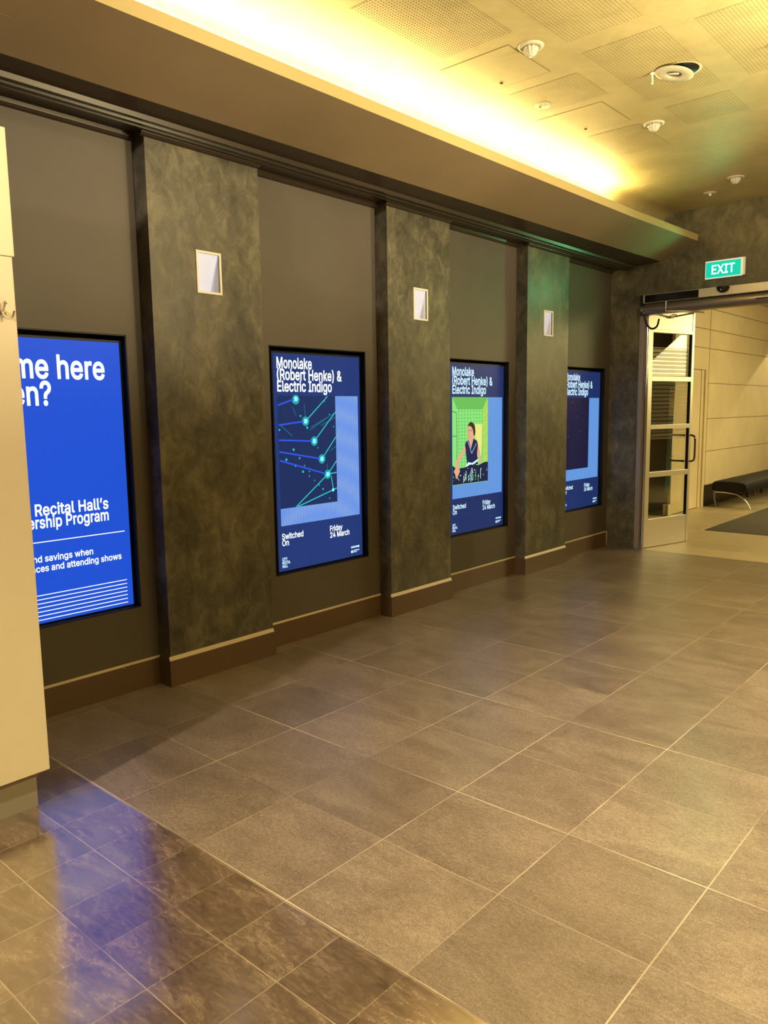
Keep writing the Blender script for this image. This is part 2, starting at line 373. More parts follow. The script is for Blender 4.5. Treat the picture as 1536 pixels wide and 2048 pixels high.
# outlines of the grotesque letters used on the screens and signs: advance, then closed contours (1000 units to the em)
GLYPHS = {
    ' ': (188, ()),
    '&': (448, ('197,-7 177,-6 159,-4 142,0 125,5 110,12 96,20 84,29 72,39 63,50 54,62 47,75 41,89 37,103 35,118 34,133 35,146 36,158 39,169 43,180 47,189 53,199 60,208 67,217 76,226 85,235 140,279 216,335 237,352 255,375 257,380 259,386 261,392 262,398 262,405 261,414 259,423 256,431 251,438 245,445 238,451 231,455 222,458 212,460 201,461 194,461 187,460 180,458 174,456 168,453 162,450 157,446 153,441 149,437 145,431 142,425 140,419 138,413 137,406 137,399 137,391 138,384 140,377 142,370 145,363 169,327 204,284 438,0 364,0 171,231 121,293 113,303 105,313 99,324 93,334 87,344 83,354 80,365 77,376 76,387 75,398 76,412 78,424 81,436 85,447 91,458 97,468 105,477 114,485 124,492 134,499 146,504 158,508 172,511 185,513 200,513 215,513 229,511 242,508 254,504 266,499 276,493 286,485 294,478 302,469 308,459 314,449 318,439 321,428 323,416 324,404 323,395 322,386 321,378 318,370 315,362 311,354 307,346 302,339 297,332 291,325 256,293 154,217 142,208 132,199 123,191 116,183 110,174 105,166 102,158 99,149 97,140 97,131 97,121 99,112 101,104 105,95 109,87 115,80 121,73 127,67 135,62 143,57 152,53 162,50 172,48 182,47 193,46 205,47 217,48 228,51 240,55 251,59 262,65 272,71 282,78 292,86 301,95 310,105 317,116 324,127 331,139 336,151 341,165 344,179 347,193 348,209 349,224 408,224 407,206 406,188 404,172 401,157 397,144 392,131 387,120 382,110 377,101 371,92 345,62 333,47 323,37 311,28 299,20 285,13 271,7 256,2 241,-2 226,-5 212,-6', )),
    '(': (273, ('89,207 90,229 91,252 93,276 96,299 101,324 105,348 111,372 117,395 124,418 132,441 140,463 148,484 157,503 167,522 177,539 236,539 226,518 216,496 207,474 199,451 191,428 184,405 177,382 171,359 166,336 161,313 158,291 155,269 153,248 152,227 151,207 152,188 153,170 155,152 157,133 160,115 164,96 169,76 175,57 181,37 188,16 196,-5 205,-27 214,-49 225,-72 236,-96 177,-96 160,-66 145,-36 132,-6 121,24 111,55 103,85 97,116 93,146 90,176', )),
    ')': (273, ('37,-96 49,-72 59,-48 69,-25 78,-3 86,18 93,39 99,59 105,78 109,98 113,116 116,135 119,153 120,171 122,189 122,207 121,227 120,248 118,269 115,291 112,313 107,336 102,359 96,382 90,405 82,428 75,451 66,474 57,496 47,518 37,539 97,539 107,522 116,503 125,484 134,463 142,441 149,418 156,395 162,372 168,348 173,323 177,299 180,275 182,252 184,229 184,207 183,176 180,145 176,115 170,84 161,53 152,23 140,-7 127,-37 113,-67 97,-96', )),
    '2': (453, ('64,0 64,47 234,229 282,282 289,292 296,301 302,309 306,318 311,327 314,335 317,344 319,353 320,362 320,371 320,382 318,392 316,402 312,410 308,419 302,426 296,433 289,439 282,444 273,449 264,453 255,456 245,458 234,459 224,460 212,459 201,458 191,455 181,452 172,447 164,442 156,436 150,429 144,422 139,413 135,404 131,395 129,384 127,373 127,362 66,362 66,380 69,397 73,413 79,428 86,442 95,456 105,468 117,478 129,488 143,496 158,503 174,509 190,512 207,515 225,516 243,515 260,513 276,509 291,503 306,497 319,488 332,479 343,469 352,458 361,445 368,432 374,418 378,403 380,388 381,372 381,361 379,350 377,339 375,328 371,318 366,307 361,296 354,284 345,271 336,259 267,180 153,60 153,57 389,57 389,0', )),
    '4': (453, ('40,105 40,158 247,509 311,509 109,166 109,163 413,163 413,105', '282,0 282,121 282,146 282,318 343,318 343,0', )),
    '?': (358, ('132,152 132,159 132,177 134,192 135,206 138,219 141,230 145,239 150,248 155,256 161,263 168,269 209,298 218,304 226,311 233,318 240,326 247,334 252,343 256,352 259,362 261,373 262,384 261,393 260,402 258,410 254,418 250,425 246,432 240,438 234,443 228,448 220,452 213,455 204,458 196,460 187,461 178,462 169,461 161,460 153,458 145,456 137,453 130,449 123,444 117,439 111,432 106,425 101,418 98,409 95,400 93,389 92,378 27,378 29,395 31,411 36,426 42,440 49,452 58,464 67,475 78,484 90,492 103,499 116,505 131,510 146,513 161,515 178,516 195,515 211,513 227,509 241,505 255,498 267,491 279,483 289,473 298,463 306,451 312,439 317,425 321,411 323,397 324,382 323,366 321,351 317,337 312,323 306,311 298,300 289,289 279,279 267,269 254,261 219,235 214,230 209,224 206,218 202,212 200,205 197,198 196,190 195,180 194,170 194,158 194,152', '164,-4 156,-4 150,-2 143,0 137,4 131,9 127,14 123,20 120,27 119,34 118,41 119,48 120,55 123,62 127,68 131,73 137,78 143,82 150,84 156,86 164,86 171,86 178,84 184,82 190,78 196,73 201,68 204,62 207,55 209,48 209,41 209,34 207,27 204,20 201,14 196,9 190,4 184,0 178,-2 171,-4', )),
    'A': (480, ('16,0 201,509 276,509 463,0 395,0 287,302 264,372 232,478 245,478 213,371 191,302 85,0', '110,142 110,199 370,199 370,142', )),
    'C': (510, ('267,-7 242,-6 217,-2 194,5 171,13 150,25 131,39 113,55 97,73 82,93 70,115 59,140 51,166 45,193 41,223 40,254 41,285 45,315 51,343 59,369 70,393 82,415 97,436 113,454 131,470 150,484 171,495 194,504 217,510 242,514 267,516 283,515 298,514 312,511 326,508 340,504 354,499 367,494 379,487 391,479 402,471 413,462 423,452 432,442 440,430 448,418 455,406 461,392 466,378 470,364 473,348 408,348 406,359 403,368 399,378 394,386 389,395 384,402 378,409 372,416 365,423 357,428 350,434 341,438 333,442 324,446 315,449 306,451 297,453 287,455 277,456 267,456 249,455 231,452 215,447 199,441 184,432 169,422 156,410 145,396 134,381 125,364 117,345 111,325 107,303 104,279 103,254 104,229 107,206 111,184 117,163 125,145 134,127 145,112 157,98 170,87 184,76 199,68 215,61 232,57 249,54 267,53 277,53 287,54 297,55 306,57 315,60 324,63 333,67 341,71 350,75 357,81 365,86 372,93 378,99 384,107 389,114 394,123 399,131 403,141 406,150 408,160 473,160 470,145 466,131 461,117 455,103 448,91 440,79 432,67 423,57 413,47 402,38 391,30 379,22 367,15 354,10 341,5 327,0 312,-3 298,-5 283,-6', )),
    'E': (419, ('60,0 60,509 372,509 372,452 125,452 125,286 355,286 355,229 125,229 125,57 375,57 375,0', )),
    'F': (410, ('60,0 60,509 369,509 369,452 125,452 125,278 346,278 346,221 125,221 125,0', )),
    'G': (520, ('269,-7 242,-6 217,-2 193,5 171,14 149,25 130,39 112,55 96,73 82,93 69,116 59,140 51,166 45,194 41,223 40,254 41,285 45,315 51,343 59,369 69,393 82,415 96,436 112,454 129,470 149,484 170,495 192,504 215,510 239,514 265,516 281,515 296,514 311,511 326,508 340,504 354,498 367,492 380,485 392,478 403,469 414,460 424,450 433,439 441,428 449,416 456,404 462,391 467,377 471,363 474,349 408,349 405,358 401,368 397,377 392,385 387,393 382,401 376,408 370,415 363,421 356,427 349,432 341,437 333,441 324,445 315,448 306,451 296,453 286,455 276,455 265,456 247,455 230,452 214,447 198,441 183,432 169,422 156,410 145,397 134,381 125,364 117,345 111,325 107,303 104,279 103,254 104,229 107,206 111,184 117,163 125,145 134,128 145,112 157,99 170,87 184,76 200,68 216,61 233,57 250,54 269,53 285,54 301,56 317,59 331,65 345,71 357,79 369,88 379,99 388,110 396,123 403,137 408,152 412,168 414,185 415,202 434,199 283,199 283,256 478,256 478,200 477,176 474,152 468,131 461,110 451,91 439,73 426,57 411,43 395,30 377,19 357,10 337,2 315,-3 292,-6', )),
    'H': (517, ('60,0 60,509 125,509 125,289 392,289 392,509 457,509 457,0 392,0 392,232 125,232 125,0', )),
    'I': (300, ('31,0 31,57 118,57 118,452 31,452 31,509 269,509 269,452 183,452 183,57 269,57 269,0', )),
    'L': (393, ('60,0 60,509 125,509 125,57 361,57 361,0', )),
    'M': (628, ('60,0 60,509 152,509 277,187 287,159 299,123 311,84 322,49 307,49 318,83 330,121 342,158 352,187 476,509 568,509 568,0 504,0 504,291 504,327 505,369 506,413 507,457 513,457 498,409 482,363 467,322 456,291 342,0 286,0 170,291 159,321 145,361 129,408 112,457 119,457 120,416 121,372 122,328 122,291 122,0', )),
    'O': (533, ('267,-7 241,-6 217,-2 194,5 171,13 150,25 131,39 113,55 97,73 82,93 70,115 59,140 51,166 45,193 41,223 40,254 41,285 45,315 51,343 59,369 70,393 82,415 97,436 113,454 131,470 150,484 171,495 194,504 217,510 241,514 267,516 293,514 317,510 340,504 363,495 384,484 403,470 421,454 437,436 451,415 464,393 474,369 482,343 488,315 492,285 493,254 492,223 488,193 482,166 474,140 464,115 451,93 437,73 421,55 403,39 384,25 363,13 340,5 317,-2 293,-6', '267,53 285,54 302,57 318,61 334,68 349,76 364,86 377,98 388,112 399,127 408,144 416,163 422,183 427,205 429,229 430,254 429,279 427,303 422,325 416,346 408,365 399,382 388,397 377,411 364,423 349,433 334,441 318,447 302,452 285,455 267,456 249,455 232,452 215,447 199,441 184,433 170,422 157,411 145,397 135,381 125,364 117,345 111,325 107,303 104,279 103,254 104,229 107,205 111,183 117,163 125,144 135,127 145,112 157,98 170,86 184,76 199,68 215,61 232,57 249,54', )),
    'P': (445, ('60,0 60,509 235,509 258,508 279,505 298,501 316,495 332,487 347,478 360,468 371,456 381,444 390,430 397,415 402,399 406,383 408,365 409,348 408,330 406,313 402,296 397,280 390,265 381,251 371,239 360,227 347,216 332,207 316,199 298,193 279,189 258,187 235,186 109,186 109,242 233,242 248,243 262,245 275,247 287,251 297,256 306,262 315,269 322,276 328,284 333,294 337,303 340,314 343,325 344,336 344,348 344,359 343,371 340,382 337,392 333,402 328,411 322,419 315,426 306,433 297,439 286,443 275,447 262,450 248,451 232,452 125,452 125,0', )),
    'R': (449, ('60,0 60,509 236,509 259,508 280,505 299,501 317,496 333,489 348,480 361,470 372,459 382,447 390,433 397,419 403,403 406,387 409,370 409,352 409,334 406,317 403,301 397,286 390,271 382,258 372,246 361,235 348,226 333,217 317,210 299,205 279,201 258,198 236,198 96,198 96,255 234,255 249,256 263,257 276,259 287,263 298,267 307,272 315,278 322,285 329,292 334,300 338,309 341,319 343,329 345,340 345,352 345,364 343,375 341,386 338,395 334,405 329,413 322,421 315,428 307,434 298,440 287,444 275,448 262,450 248,452 233,452 125,452 125,0', '353,0 230,229 303,229 428,0', )),
    'S': (447, ('224,-9 202,-8 182,-6 162,-2 144,3 128,9 112,17 98,26 85,36 74,48 64,60 56,74 49,88 44,103 40,120 38,137 104,137 106,125 109,115 112,105 117,96 123,88 130,80 138,74 147,68 156,63 166,59 177,55 188,53 200,51 212,50 224,49 237,50 250,51 263,53 275,56 286,60 296,65 306,71 315,77 323,84 329,92 335,100 340,109 343,119 345,129 346,139 345,149 343,157 341,165 337,172 332,179 326,185 320,190 313,195 305,200 296,205 245,222 184,239 160,247 138,256 118,266 101,277 86,289 74,303 64,318 57,335 53,353 52,372 53,389 56,405 60,420 67,434 75,448 85,460 96,471 109,481 122,490 138,498 154,504 171,509 189,513 208,515 227,516 247,515 266,513 283,509 300,504 316,498 331,490 344,481 357,471 367,461 377,449 385,436 392,422 396,408 399,393 401,378 337,378 335,393 330,406 323,418 313,428 302,437 289,445 275,451 259,455 243,458 225,459 212,458 200,457 188,455 178,452 167,448 158,443 149,438 141,432 135,425 129,418 124,411 120,402 117,394 116,385 115,376 116,366 118,356 121,348 125,340 131,334 138,327 145,322 152,317 161,312 169,308 212,293 264,279 312,264 321,259 331,255 341,249 350,244 359,238 367,231 375,224 382,215 389,207 395,198 399,187 403,177 406,165 408,152 408,139 407,122 405,107 400,92 394,77 386,64 377,51 366,39 353,28 339,19 323,11 306,4 288,-2 268,-6 246,-8', )),
    'T': (449, ('32,452 32,509 417,509 417,452 257,452 257,0 193,0 193,452', )),
    'X': (474, ('18,0 217,284 217,236 29,509 104,509 178,400 204,361 223,329 243,292 232,292 252,329 272,361 298,400 374,509 446,509 259,239 259,287 456,0 382,0 292,129 268,165 250,195 230,231 244,231 225,196 206,166 182,129 91,0', )),
    'Y': (472, ('203,0 203,208 16,509 91,509 192,344 222,292 250,230 224,230 251,293 280,344 381,509 455,509 268,208 268,0', )),
    'a': (389, ('160,-9 146,-8 132,-6 119,-4 106,0 94,5 83,11 73,18 63,26 55,35 48,45 41,55 37,67 33,80 31,93 30,108 31,120 32,132 35,143 39,152 43,161 49,169 55,176 62,182 69,188 78,193 86,198 95,202 105,205 115,208 125,211 178,220 234,227 242,228 249,229 255,231 261,233 265,235 269,238 272,241 274,245 275,249 276,255 276,257 275,266 274,274 272,282 270,290 267,297 263,303 258,309 253,314 247,318 240,322 232,325 224,328 215,329 206,330 196,331 185,330 175,329 166,328 157,325 149,322 142,319 135,315 128,310 123,306 118,301 113,296 109,290 105,285 102,279 100,274 41,291 47,304 53,317 61,328 69,337 79,346 88,354 99,360 110,366 121,371 133,375 145,379 157,381 169,383 182,384 194,384 239,379 249,377 258,374 268,370 277,366 286,360 294,354 302,347 310,339 316,330 322,320 327,309 331,297 334,283 336,268 337,251 337,0 277,0 277,52 272,52 252,25 246,19 239,14 232,9 224,5 215,1 206,-2 195,-5 184,-7 172,-8', '170,45 184,46 196,48 207,50 218,54 228,59 237,64 245,71 252,78 258,85 263,93 268,102 271,111 274,119 275,129 276,138 276,190 259,182 231,176 200,171 175,168 134,159 127,156 120,152 114,148 108,144 103,139 99,134 96,128 94,121 92,113 92,105 92,97 93,90 95,84 98,78 102,72 106,67 111,63 117,59 123,55 130,52 137,50 145,48 153,47 161,46', )),
    'b': (424, ('229,-8 216,-8 204,-6 192,-4 182,-1 172,4 164,9 156,14 149,19 143,25 138,31 118,59 112,59 112,0 53,0 53,509 114,509 114,319 118,319 137,346 143,352 149,357 155,363 163,368 171,373 181,377 191,380 203,383 215,384 229,384 248,383 265,381 282,376 298,369 313,361 327,350 339,338 351,325 361,309 370,293 377,274 383,255 387,234 389,212 390,189 389,165 387,143 383,122 377,103 370,84 361,68 351,52 340,39 327,27 313,16 298,7 282,1 266,-4 248,-7', '220,47 234,48 247,50 258,54 269,59 279,66 289,74 297,83 304,93 310,104 316,117 320,130 324,144 326,158 328,174 328,189 328,205 326,220 324,234 320,248 316,261 311,273 304,284 297,294 289,303 280,311 270,318 259,323 247,327 234,329 220,330 207,329 194,327 182,323 171,318 161,312 152,304 144,296 137,286 130,275 125,263 121,250 117,236 115,221 113,206 113,189 113,173 115,157 117,142 121,128 125,115 131,103 137,92 144,82 152,73 162,65 172,58 183,53 194,50 207,47', )),
    'c': (396, ('207,-8 187,-7 168,-4 150,1 133,8 117,16 102,27 88,39 76,53 65,68 56,85 48,103 42,123 38,143 35,165 34,187 35,211 38,233 42,253 48,273 56,291 65,308 76,323 88,337 102,349 117,360 133,369 150,376 168,380 187,383 207,384 218,384 229,383 240,382 250,380 260,377 270,374 279,370 288,366 297,361 305,356 313,350 320,344 327,337 334,330 340,322 345,314 350,305 355,296 358,287 362,277 303,262 290,289 270,311 242,325 207,330 193,329 179,327 167,323 155,317 145,310 136,302 127,292 120,282 114,271 108,258 104,245 101,231 98,217 97,203 96,187 97,173 98,158 101,144 104,131 108,117 114,105 120,94 127,83 136,74 145,66 155,59 167,53 179,50 193,47 207,46 243,52 271,66 292,89 304,117 363,102 360,92 356,83 352,73 347,65 341,56 335,48 329,41 322,34 314,27 306,21 298,16 289,11 280,6 271,3 261,-1 251,-3 240,-5 229,-7 218,-8', )),
    'd': (424, ('195,-8 177,-7 159,-4 142,1 126,7 111,16 98,27 85,39 74,52 63,68 55,84 47,103 42,122 37,143 35,165 34,189 35,212 37,234 42,255 47,274 55,293 64,309 74,325 85,338 98,350 112,361 127,369 143,376 159,381 177,383 196,384 209,384 222,383 233,380 244,377 253,373 261,368 269,363 276,357 282,352 287,346 306,319 311,319 311,509 372,509 372,0 313,0 313,59 307,59 287,31 281,25 275,19 268,14 261,9 252,4 243,-1 233,-4 221,-6 209,-8', '205,47 218,47 230,50 242,53 253,58 263,65 272,73 280,82 288,92 294,103 299,115 304,128 307,142 310,157 311,173 312,189 311,206 310,221 307,236 304,250 300,263 294,275 288,286 281,296 273,304 263,312 253,318 242,323 231,327 218,329 205,330 191,329 178,327 166,323 155,318 145,311 135,303 127,294 120,284 114,273 108,261 104,248 101,234 98,220 97,205 96,189 97,174 98,158 101,144 104,130 109,117 114,104 120,93 128,83 136,74 145,66 155,59 166,54 178,50 191,48', )),
    'e': (404, ('212,-8 191,-7 170,-4 151,1 133,8 117,16 102,27 88,39 76,53 65,68 56,85 48,103 42,122 38,143 35,164 34,187 35,210 38,231 42,252 48,271 55,290 64,307 75,322 87,336 100,349 115,359 131,368 148,375 166,380 185,383 205,384 218,384 230,383 242,381 254,378 266,374 277,369 289,364 299,357 309,349 319,341 328,331 337,321 344,309 351,296 357,282 362,267 366,250 369,233 371,214 371,194 371,169 75,169 75,221 338,221 310,202 309,217 308,231 305,244 302,257 298,269 292,280 286,290 279,299 271,307 263,314 253,320 242,324 231,328 218,329 205,330 192,329 179,327 167,324 156,319 146,313 137,306 129,298 121,290 115,280 109,270 104,259 101,247 98,235 96,223 96,211 96,178 97,161 98,146 101,132 105,118 110,106 117,95 124,85 132,76 141,68 151,61 162,56 173,52 186,49 199,47 212,46 221,46 230,47 238,48 246,50 254,53 261,56 268,59 274,63 280,68 285,73 290,78 295,84 299,91 303,98 306,105 365,91 361,79 356,68 350,58 343,48 335,39 326,31 316,23 306,16 295,10 283,4 270,0 256,-4 242,-6 227,-8', )),
    'f': (254, ('228,379 228,327 6,327 6,379', '81,0 81,432 81,444 83,456 86,467 90,477 96,486 102,494 109,502 117,508 126,514 135,519 145,523 155,526 166,528 176,529 187,530 222,527 243,521 227,468 215,472 195,474 184,473 175,472 167,469 160,465 154,460 150,454 146,447 144,438 142,429 142,419 142,0', )),
    'g': (425, ('207,-151 191,-150 175,-149 160,-147 147,-144 134,-140 122,-135 111,-130 100,-124 91,-117 82,-110 74,-103 67,-95 61,-86 55,-78 51,-69 101,-41 122,-66 127,-71 133,-76 139,-80 146,-84 154,-88 163,-92 173,-94 183,-96 195,-97 207,-97 225,-96 241,-94 256,-89 270,-83 282,-75 293,-65 301,-53 307,-40 310,-24 311,-6 311,68 306,68 287,41 281,36 275,30 268,25 261,20 252,16 243,12 233,9 221,7 209,5 195,5 177,6 160,8 143,13 128,19 113,27 99,36 86,47 74,60 64,74 55,90 48,108 42,126 38,147 35,168 34,191 35,214 37,236 42,256 47,275 55,293 64,310 74,325 86,338 98,350 112,361 127,369 143,376 160,381 178,383 196,384 210,384 222,383 234,380 244,377 253,373 262,368 270,363 277,358 283,352 288,346 308,319 313,319 313,379 372,379 372,-9 372,-28 369,-46 364,-62 358,-77 350,-90 341,-102 330,-112 318,-121 305,-129 291,-136 275,-141 259,-145 242,-148 225,-150', '205,59 218,60 231,62 243,65 254,69 264,75 273,82 281,90 288,99 294,110 300,121 304,133 308,147 310,161 312,176 312,193 312,208 310,223 308,238 305,251 300,264 295,276 288,286 281,296 273,305 264,312 254,319 243,323 231,327 218,329 205,330 191,329 178,327 166,323 155,318 145,312 136,304 128,295 120,285 114,274 109,262 104,250 101,236 98,222 97,208 96,193 97,177 98,162 101,148 104,135 109,123 114,111 121,101 128,91 136,83 145,76 156,70 167,65 178,62 191,60', )),
    'h': (410, ('114,227 114,0 53,0 53,509 114,509 114,287 102,287 110,307 119,324 129,339 140,352 152,362 165,370 180,376 195,381 211,384 227,384 242,384 257,382 270,379 283,374 295,369 306,362 316,353 326,344 334,333 341,321 347,307 351,293 354,276 356,259 357,240 357,0 296,0 296,235 295,252 292,268 288,281 281,294 273,304 263,313 252,320 239,325 225,328 210,329 199,329 189,327 179,325 170,322 161,317 152,312 145,306 138,299 132,291 126,283 122,273 118,263 116,252 114,240', )),
    'i': (167, ('53,0 53,379 114,379 114,0', '84,443 77,443 71,445 65,447 59,450 54,455 49,460 46,465 43,471 42,477 41,483 42,490 43,496 46,502 49,507 54,512 59,516 65,519 71,522 77,523 84,524 91,523 97,522 103,519 109,516 114,512 118,507 122,502 124,496 126,490 126,483 126,477 124,471 122,465 118,460 114,455 109,450 103,447 97,445 91,443', )),
    'k': (381, ('110,137 110,212 121,212 284,379 360,379 184,199 177,199', '53,0 53,509 114,509 114,0', '294,0 148,186 191,229 372,0', )),
    'l': (189, ('139,-2 123,-1 108,1 95,6 83,12 74,20 66,30 60,41 56,54 53,68 53,84 53,509 114,509 114,99 114,89 115,80 116,73 118,67 120,62 123,59 127,56 133,54 139,52 146,52 160,53 170,54 181,3 162,-1', )),
    'm': (610, ('53,0 53,379 112,379 112,295 108,295 111,307 115,318 120,328 126,337 132,346 140,354 147,360 155,366 163,372 172,376 181,380 190,383 200,385 209,386 219,386 235,385 250,382 264,377 276,370 287,361 297,350 305,338 312,325 317,310 321,295 312,295 316,306 320,316 325,326 330,335 337,343 345,351 353,358 361,364 371,370 381,375 391,379 402,382 413,384 425,386 437,386 450,386 462,384 474,381 486,377 497,372 508,365 517,358 526,349 534,339 541,328 546,316 551,303 554,288 556,272 557,255 557,0 496,0 496,254 495,269 492,283 487,295 481,305 473,313 463,319 453,324 442,328 431,330 419,330 409,330 399,329 390,327 382,324 374,320 367,315 361,310 355,304 350,297 345,290 342,282 339,274 337,266 336,257 335,247 335,0 274,0 274,260 273,272 271,283 267,293 261,303 253,311 244,318 234,323 224,327 212,330 199,330 191,330 182,329 174,327 166,324 158,320 150,316 143,310 137,304 131,297 126,289 121,281 118,271 116,261 114,250 114,238 114,0', )),
    'n': (410, ('114,227 114,0 53,0 53,379 112,379 112,287 102,287 110,307 119,324 129,339 140,352 152,362 165,370 180,376 195,381 211,384 227,384 242,384 257,382 270,379 283,374 295,369 306,362 316,353 325,344 333,333 341,321 347,307 351,293 354,276 356,259 357,240 357,0 296,0 296,235 295,252 292,268 288,281 281,294 273,304 263,313 252,320 239,325 225,328 210,329 199,329 189,327 179,325 170,322 161,317 152,312 145,306 138,299 132,291 126,283 122,273 118,263 116,252 114,240', )),
    'o': (415, ('207,-8 187,-7 168,-4 150,1 133,8 117,16 102,27 88,39 76,53 65,68 56,85 48,103 42,123 38,143 35,165 34,187 35,211 38,233 42,253 48,273 56,291 65,308 76,323 88,337 102,349 117,360 133,369 150,376 168,380 187,383 207,384 228,383 247,380 265,376 282,369 299,360 314,349 327,337 339,323 350,308 359,291 367,273 373,253 378,233 380,211 381,187 380,165 378,143 373,123 367,103 359,85 350,68 339,53 327,39 314,27 299,16 282,8 265,1 247,-4 228,-7', '207,46 222,47 236,50 248,53 260,59 270,66 280,74 288,83 295,94 302,105 307,117 311,131 315,144 317,158 319,173 319,187 319,202 317,217 315,231 311,245 307,258 302,271 295,282 288,292 280,302 270,310 260,317 248,323 236,327 222,329 207,330 193,329 179,327 167,323 155,317 145,310 136,302 127,292 120,282 114,271 108,258 104,245 101,231 98,217 97,203 96,187 97,173 98,158 101,144 104,131 108,117 114,105 120,94 127,83 136,74 145,66 155,59 167,53 179,50 193,47', )),
    'p': (424, ('53,-143 53,379 112,379 112,319 118,319 137,346 143,352 149,357 155,363 163,368 171,373 181,377 191,380 203,383 215,384 229,384 248,383 265,381 282,376 298,369 313,361 327,350 339,338 351,325 361,309 370,293 377,274 383,255 387,234 389,212 390,189 389,165 387,143 383,122 377,103 370,84 361,68 351,52 340,39 327,27 313,16 298,7 282,1 266,-4 248,-7 229,-8 216,-8 204,-6 192,-4 182,-1 173,4 164,9 156,14 150,19 143,25 138,31 118,59 114,59 114,-143', '220,47 234,48 247,50 258,54 269,59 279,66 289,74 297,83 304,93 310,104 316,117 320,130 324,144 326,158 328,174 328,189 328,205 326,220 324,234 320,248 316,261 311,273 304,284 297,294 289,303 280,311 270,318 259,323 247,327 234,329 220,330 207,329 194,327 182,323 171,318 161,312 152,304 144,296 137,286 130,275 125,263 121,250 117,236 115,221 113,206 113,189 113,173 115,157 117,142 121,128 125,115 131,103 137,92 144,82 152,73 162,65 172,58 183,53 194,50 207,47', )),
    'r': (259, ('53,0 53,379 112,379 112,321 115,321 120,332 126,342 134,351 142,360 152,367 163,374 175,378 187,382 200,384 213,385 229,384 243,384 243,322 230,324 207,326 196,325 186,324 177,322 168,319 159,315 151,310 144,304 137,298 131,291 126,284 121,275 118,267 116,257 114,247 114,237 114,0', )),
    's': (365, ('182,-8 167,-8 152,-6 138,-4 125,-1 112,3 100,9 89,15 79,21 70,29 62,38 54,47 48,58 43,69 39,81 36,94 94,107 98,95 102,84 108,75 116,67 124,60 134,55 144,51 156,48 168,46 181,45 196,46 210,48 223,51 234,56 244,62 253,69 260,77 264,85 267,94 268,103 267,110 266,118 263,124 259,130 254,136 248,141 241,145 232,149 223,152 212,155 149,170 130,175 112,182 97,190 83,198 72,208 63,219 56,231 51,244 48,258 47,274 48,287 50,299 53,310 58,321 65,332 73,341 82,350 92,357 103,364 115,370 128,375 142,379 156,382 171,384 187,384 202,384 216,383 230,380 242,377 254,372 265,367 274,361 283,355 292,347 299,339 305,330 311,321 316,311 320,301 324,290 268,277 265,286 261,294 256,301 250,309 243,316 234,322 225,326 214,330 201,332 187,333 174,332 162,330 151,327 140,322 131,317 123,310 117,303 112,295 109,286 109,277 109,269 111,262 114,255 118,249 124,243 131,238 139,234 149,230 159,226 172,223 229,209 249,204 267,197 282,190 295,181 306,171 315,161 322,149 327,136 330,122 331,107 330,93 328,81 324,69 319,58 312,47 304,37 295,28 284,20 273,13 260,6 246,1 231,-3 216,-6 199,-8', )),
    't': (227, ('204,379 204,327 6,327 6,379', '65,471 126,471 126,98 126,88 128,80 130,73 132,66 136,61 141,57 146,54 153,52 161,50 170,50 185,51 202,54 213,2 192,-3 168,-4 150,-3 133,0 117,5 104,12 92,21 82,32 75,45 69,59 66,75 65,93', )),
    'v': (389, ('163,0 17,379 84,379 165,155 187,87 206,21 184,21 203,87 224,155 305,379 371,379 226,0', )),
    'w': (567, ('138,0 23,379 87,379 133,214 154,137 175,41 165,41 186,135 206,214 252,379 316,379 362,214 382,136 402,41 391,41 413,135 434,214 480,379 545,379 429,0 368,0 319,172 305,225 291,280 277,338 291,338 277,280 263,225 248,172 199,0', )),
    'y': (389, ('47,-139 61,-86 71,-87 78,-89 85,-90 92,-90 98,-90 104,-89 110,-88 115,-85 120,-82 125,-79 130,-74 135,-68 139,-62 143,-54 147,-45 151,-36 163,-1 17,379 84,379 165,155 187,87 206,21 184,21 202,87 224,155 305,379 371,379 204,-58 199,-70 194,-80 189,-90 183,-99 177,-107 170,-114 163,-121 155,-127 148,-132 139,-136 131,-139 121,-142 112,-144 102,-145 91,-145 65,-143', )),
    '’': (177, ('52,318 82,509 151,509 98,318', )),
}
